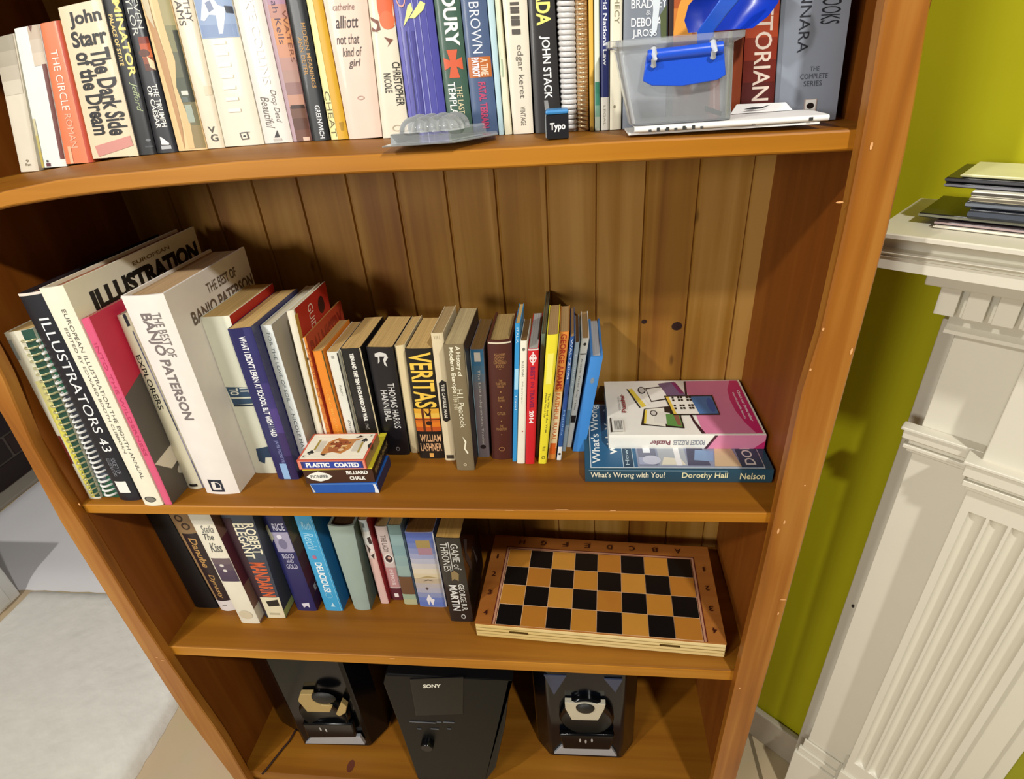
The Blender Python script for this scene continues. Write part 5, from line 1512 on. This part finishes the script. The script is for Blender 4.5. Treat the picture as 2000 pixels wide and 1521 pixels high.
mb = MB()
mb.tube([at(px_, py_, 2, z4 + .0022) for px_, py_ in ((512, 1512), (522, 1500), (536, 1482), (552, 1462), (566, 1446), (580, 1420), (600, 1395))], .0019, mat('#2a0f0c', .5), 8)
o = mb.build('power_cable', None, smooth=60, origin=at(552, 1462, 2, z4))
tag(o, 'thin dark cable running from the left speaker along the bottom shelf', 'cable')

# ------------------------------------------------------------------ the fireplace on the chimney breast
root = thing('fireplace_mantel', 'white painted fireplace surround with dentils and fluted pilasters', 'fireplace', tuple(M(.45, .08, 0)))
wt = white_gloss
uL, zt = uw(1808, 387, 0)
wf = ((at(1737, 454, 2, zt) - W0).dot(NN) + (at(1870, 474, 2, zt) - W0).dot(NN)) / 2
zf = uw(1719, 523, wf - .012)[1]
UR = 1.25


def run(mb, prof, u0, u1, m, ends=None):
    """a moulding: profile points (w, z) drawn along the wall from u0 to u1"""
    mb.loft([[M(u_, w_, z_) for w_, z_ in prof] for u_ in (u0, u1)], m)


hh = zt - zf
mb = MB()
prof = [(.001, zt), (wf - .001, zt), (wf, zt - .001), (wf, zt - .12 * hh), (wf - .002, zt - .15 * hh)]
prof += [(wf - .002 - .016 * math.sin(i * math.pi / 12), zt - hh * (.15 + .33 * (1 - math.cos(i * math.pi / 12)))) for i in range(1, 7)]
prof += [(wf - .010, zt - .50 * hh), (wf - .008, zt - .55 * hh), (wf - .010, zt - .60 * hh), (wf - .012, zt - .63 * hh), (wf - .010, zt - .66 * hh), (wf - .012, zt - .69 * hh), (wf - .012, zf), (.001, zf)]
run(mb, prof, uL - .004, UR, wt)
mb.build('mantel_shelf', root, smooth=25)
mb = MB()
w1 = wf - .045
ub, zb_ = uw(1804, 556, w1)
run(mb, [(.001, zf - .0003), (w1, zf - .0003), (w1, zb_), (.001, zb_)], ub, UR, wt)
mb.build('bed_moulding', root, bevel=.0015)
w2 = w1 - .016
ud, zd0 = uw(1821.5, 612, w2)
ud1 = uw(1861, 620, w2)[0]
ud2 = uw(1875, 626, w2)[0]
zd1 = zb_ - .0004
pitch_d = ud2 - ud
dw = ud1 - ud
mb = MB()
run(mb, [(.001, zd1), (w2 - .014, zd1), (w2 - .014, zd0 - .004), (.001, zd0 - .004)], ud + .004, UR - .05, wt)
mb.build('frieze_band', root)
for i in range(14):
    mb = MB()
    u0_ = ud + i * pitch_d
    mb.hexa([M(a_, b_, zd0) for a_, b_ in ((u0_, w2 - .0137), (u0_ + dw, w2 - .0137), (u0_ + dw, w2), (u0_, w2))], [M(a_, b_, zd1) for a_, b_ in ((u0_, w2 - .0137), (u0_ + dw, w2 - .0137), (u0_ + dw, w2), (u0_, w2))], wt)
    mb.build('dentil', root, bevel=.0007)
w3 = .055
zl0 = zd0 - .0045
uc, zc = uw(1843, 646, w3 + .012)
mb = MB()
run(mb, [(.001, zl0), (w3 + .014, zl0), (w3 + .014, zl0 - .004), (w3 + .006, zl0 - .006), (w3 + .006, zc + .006), (w3 + .014, zc + .003), (w3 + .014, zc - .001), (w3 + .004, zc - .004), (.001, zc - .004)], uc, UR - .05, wt)
mb.build('cornice_bead', root, smooth=30)
ztp = zc - .0043
# backing board, outer pilaster, fluted inner pilaster
wB, wO, wI = .022, w3, w3 + .03
ubk = uw(1801, 740, wB)[0]
uo = uw(1833, 740, wO)[0]
ui = uw(1919, 894, wI)[0]
ui2 = uw(1853, 1521, wI)[0]
uo2 = uw(1920, 1521, wO)[0]
ub2 = uw(1966, 1521, wB + .01)[0]
mb = MB()
run(mb, [(.001, ztp), (wB, ztp), (wB, 0), (.001, 0)], ubk, ub2, wt)
P_ = uw(1666, 1183, wB)
ell(mb, lambda a_, b_: M(a_, wB + .0004, b_), P_[0], P_[1], .002, .0035, mat('#2a241e', .8))
mb.build('backing_board', root, bevel=.001)
c1t = uw(1762, 833, wO + .016)
c1b = uw(1777, 884, wO + .008)
b1 = uw(1547, 1443, wO + .012)
mb = MB()
run(mb, [(wB + .0003, ztp), (wO, ztp), (wO, .002), (wB + .0003, .002)], uo, uo2, wt)
mb.build('outer_pilaster', root, bevel=.001)
mb = MB()
hh_ = c1t[1] - c1b[1]
for a0_, dz0, dz1 in ((.016, 0, .004), (.013, .005, .45 * hh_), (.006, .46 * hh_, .7 * hh_), (.010, .71 * hh_, .85 * hh_), (.006, .86 * hh_, hh_)):
    run(mb, [(wO + .0004, c1t[1] - dz0), (wO + a0_, c1t[1] - dz0), (wO + a0_, c1t[1] - dz1), (wO + .0004, c1t[1] - dz1)], uo - a0_, ui - .001, wt)
mb.build('outer_capital', root, bevel=.0008)
mb = MB()
for a0_, z0_, z1_ in ((.004, b1[1] - .012, b1[1] + .010), (.008, b1[1] - .026, b1[1] - .0125), (.012, .001, b1[1] - .0265)):
    run(mb, [(wO + .0004, z1_), (wO + a0_, z1_), (wO + a0_, z0_), (wO + .0004, z0_)], uo - a0_, ui - .001, wt)
mb.build('outer_plinth', root, bevel=.001)
c2t = uw(1873, 897, wI + .014)
c2b = uw(1886, 958, wI + .006)
ft_ = uw(1903, 1003, wI)[1]
fb_ = uw(1665, 1488, wI)[1]
b2 = uw(1628, 1500, wI + .008)
# fluted shaft: five hollows with rounded ends
nf = 5
um, up_ = (ui2 - ui) * .06, (ui2 - ui) * .88 / nf
mb = MB()
levels = [(b2[1] - .03, 0), (fb_, 0)] + [(fb_ + .010 * (1 - math.cos(k * math.pi / 8)), math.sin(k * math.pi / 8)) for k in range(1, 5)] + [(ft_ - .010 * (1 - math.cos(k * math.pi / 8)), math.sin(k * math.pi / 8)) for k in range(4, 0, -1)] + [(ft_, 0), (c2b[1] + .002, 0)]
levels = sorted(levels)
rings = []
for z_, q_ in levels:
    pr = [(ui, wO + .0004), (ui, wI)]
    for i in range(nf):
        ua = ui + um + i * up_ + up_ * .08
        for k in range(9):
            t_ = k / 8
            pr.append((ua + up_ * .84 * t_, wI - .0075 * q_ * math.sqrt(max(0, 1 - (2 * t_ - 1) ** 2))))
    pr += [(ui2, wI), (ui2, wO + .0004)]
    rings.append([M(a_, b_, z_) for a_, b_ in pr])
mb.loft(rings, wt)
mb.build('fluted_pilaster', root, smooth=50)
mb = MB()
run(mb, [(wO + .0004, ztp), (wI, ztp), (wI, c2t[1] - .003), (wO + .0004, c2t[1] - .003)], ui, ui2, wt)
mb.build('pilaster_block', root, bevel=.001)
mb = MB()
hh_ = c2t[1] - c2b[1]
for a0_, dz0, dz1 in ((.014, 0, .004), (.011, .0045, .5 * hh_), (.005, .51 * hh_, .66 * hh_), (.008, .67 * hh_, .85 * hh_), (.004, .86 * hh_, hh_)):
    run(mb, [(wO + .0006, c2t[1] - dz0), (wI + a0_, c2t[1] - dz0), (wI + a0_, c2t[1] - dz1), (wO + .0006, c2t[1] - dz1)], ui - a0_ * .9, ui2 + a0_ * .9, wt)
mb.build('inner_capital', root, bevel=.0008)
mb = MB()
for a0_, z0_, z1_ in ((.005, b2[1] - .03, b2[1]), (.010, .001, b2[1] - .0305)):
    run(mb, [(wO + .0006, z1_), (wI + a0_, z1_), (wI + a0_, z0_), (wO + .0006, z0_)], ui - a0_ * .8, ui2 + a0_ * .8, wt)
mb.build('inner_plinth', root, bevel=.001)
mb = MB()
run(mb, [(.001, ztp), (.012, ztp), (.012, 0), (.001, 0)], ub2 + .0005, UR - .1, mat('#8f8f10', .4, .08, 20))
mb.build('tiled_slip', root)
mb = MB()
run(mb, [(.001, ztp), (wO - .01, ztp), (wO - .01, ztp - .12), (.001, ztp - .12)], ui2 + .02, UR - .05, wt)
mb.build('lintel_board', root, bevel=.001)

# sleeves and cases stacked on the mantel
GS = 'sleeves and cases stacked on the mantel'


def sleeve(name, label, px_, py_, w_, th, ln, dep, col, edge, cat, z_=None, tilt=0, rot=0.0):
    u_, zz = uw(px_, py_, w_)
    z_ = zz if z_ is None else z_
    ex_ = UU * math.cos(rot) - NN * math.sin(rot)
    ed_ = -(NN * math.cos(rot) + UU * math.sin(rot))
    f_ = Fr(M(u_, w_, z_), ex_, ed_, ln, th, dep)
    rt = thing(name, label, cat, f_.centre(), GS)
    mb = MB()
    f_.slab(mb, mat(col, .3, .08, 40, coat=.1))
    mb.build('cover', rt, bevel=min(.0006, th * .3))
    mb = MB()
    f_.slab(mb, mat(edge, .5, .1, 200), b0=.25, b1=.75, a0=-.003, a1=1, d0=-.0004, d1=.001)
    mb.build('edge', rt)
    return z_ + th


zc_ = zt + .0005
zc_ = sleeve('paper_sleeve', 'white sleeve at the bottom of the stack on the mantel', 1829, 426, wf - .035, .0022, .24, .09, '#ddd6c4', '#e6e0cf', 'sleeve', zc_) + .0004
zc_ = sleeve('paper_sleeve', 'dark speckled sleeve second from the bottom of the mantel stack', 1832, 417, wf - .038, .0030, .24, .09, '#33242a', '#b09a98', 'sleeve', zc_) + .0004
zc_ = sleeve('record_sleeve', 'wide black sleeve sticking out furthest to the left in the mantel stack', 1801, 399, wf - .045, .0038, .26, .08, '#17171a', '#8a8a72', 'sleeve', zc_) + .0004
zc_ = sleeve('disc_case', 'dark disc case low in the mantel stack, above the wide black sleeve', 1895, 404, wf - .040, .0075, .142, .085, '#20242c', '#3a4250', 'case', zc_) + .0004
zc_ = sleeve('disc_case', 'black disc case with a grey edge in the middle of the mantel stack', 1890, 388, wf - .044, .0055, .142, .085, '#2a2c34', '#6f7680', 'case', zc_) + .0004
zc_ = sleeve('disc_case', 'cream edged disc case in the upper half of the mantel stack', 1897, 380, wf - .042, .0038, .142, .085, '#c9c2a8', '#6a6252', 'case', zc_) + .0004
zc_ = sleeve('disc_case', 'bright white disc case under the black top sleeves on the mantel', 1902, 366, wf - .042, .0042, .142, .085, '#e6e4d8', '#4a4438', 'case', zc_) + .0004
zc_ = sleeve('record_sleeve', 'black sleeve just below the topmost ones of the mantel stack', 1848, 352, wf - .050, .0034, .22, .075, '#1b1b20', '#7a7a84', 'sleeve', zc_) + .0004
zc_ = sleeve('record_sleeve', 'black sleeve under the white top sheet of the mantel stack', 1850, 341, wf - .052, .0040, .22, .073, '#141416', '#3c3c42', 'sleeve', zc_) + .0004
zc_ = sleeve('paper_sleeve', 'pale yellowish white sheet topping the mantel stack', 1880, 335, wf - .055, .0024, .2, .068, '#e2e0b4', '#d9d6a0', 'sleeve', zc_)

# ------------------------------------------------------------------ left of the bookcase: rug, box, dark hearth
def pile(name, label, cat, x0, x1, y0, y1, h, m, nx, ny, wob):
    """a soft pile rug: ragged rim, lumpy top"""
    mb = MB()
    vs, fs = [], []
    for j in range(ny + 1):
        for i in range(nx + 1):
            x, y_ = lerp(x0, x1, i / nx), lerp(y0, y1, j / ny)
            d_ = min(i, nx - i, j, ny - j)
            hh = h * math.sqrt(min(1, d_ / 2)) + (.0006 if d_ == 0 else 0)
            if d_:
                hh += wob * (math.sin(x * 23 + y_ * 9) * math.sin(y_ * 17 - x * 5) + random.uniform(-.6, .6))
            else:
                x += random.uniform(-.002, .002)
                y_ += random.uniform(-.002, .002)
            vs.append((x, y_, hh))
    for j in range(ny):
        for i in range(nx):
            a_ = j * (nx + 1) + i
            fs.append((a_, a_ + 1, a_ + nx + 2, a_ + nx + 1))
    mb.add(vs, fs, m)
    o = mb.build(name, None, smooth=80, origin=((x0 + x1) / 2, (y0 + y1) / 2, 0))
    return tag(o, label, cat)


random.seed(3)
pile('shaggy_rug', 'cream shaggy rug on the tiled floor beside the bookcase', 'rug', -.915, (at(350, 1378, 2, 0).x + at(281, 1497, 2, 0).x) / 2, -1.3, .488, .026, mat('#f0ede6', .95, .07, 22, spec=.1, bump=1.0), 60, 120, .0022)
pile('rug', 'smooth white rug behind the shaggy one, up to the grey hearth slab', 'rug', -1.345, -.2, .492, 1.8, .020, mat('#efedf0', .95, .03, 8, spec=.1, bump=.3), 40, 40, .0006)

# white ribbed box at the picture's left edge
root = thing('storage_box', 'white ribbed plastic box standing on the floor at the left edge', 'box', (-1.08, .25, .0005))
MB().box(-1.22, -.947, .03, .478, .0005, .24, mat('#efefec', .45, .04, 20)).build('box_body', root, bevel=.006)
for i in range(6):
    y_ = .06 + .07 * i
    MB().box(-.948, -.942, y_, y_ + .035, .012, .225, mat('#ecebe6', .4, .03, 20)).build('rib', root, bevel=.002)
for y_ in (.452, .466):
    MB().loft([[(q, y_ + .005 * math.cos(k * .785), .135 + .005 * math.sin(k * .785)) for k in range(8)] for q in (-.9475, -.9465)], mat('#1c1c1c', .6)).build('vent_hole', root)

# grey hearth slab and the dark brick hearth standing on it
o = MB().box(-1.95, -1.35, .1, 1.9, .0005, .012, mat('#9a9184', .6, .12, 12)).build('hearth_slab', None, bevel=.002, origin=(-1.6, 1, 0))
tag(o, 'grey stone slab on the floor in front of the dark brick hearth', 'slab')
root = thing('brick_hearth', 'dark brown brick hearth wall glimpsed at the far left', 'hearth', (-1.65, 1.0, .0125))
mb = MB().box(-1.85, -1.424, .2, 1.85, .0125, .52, mat('#6a6058', .8, .1, 30))
rw, bl = .085, .23
for j in range(6):
    for i in range(-1, 8):
        y0_, y1_ = .2 + i * bl + .115 * (j % 2) + .006, .2 + (i + 1) * bl + .115 * (j % 2) - .006
        y0_, y1_ = max(.2, y0_), min(1.85, y1_)
        if y1_ - y0_ > .02:
            mb.box(-1.426, -1.418, y0_, y1_, .017 + j * rw, .012 + (j + 1) * rw - .005, mat(('#2a1c1c', '#33221f', '#261a1c')[(i + j) % 3], .7, .15, 40))
mb.build('brickwork', root)
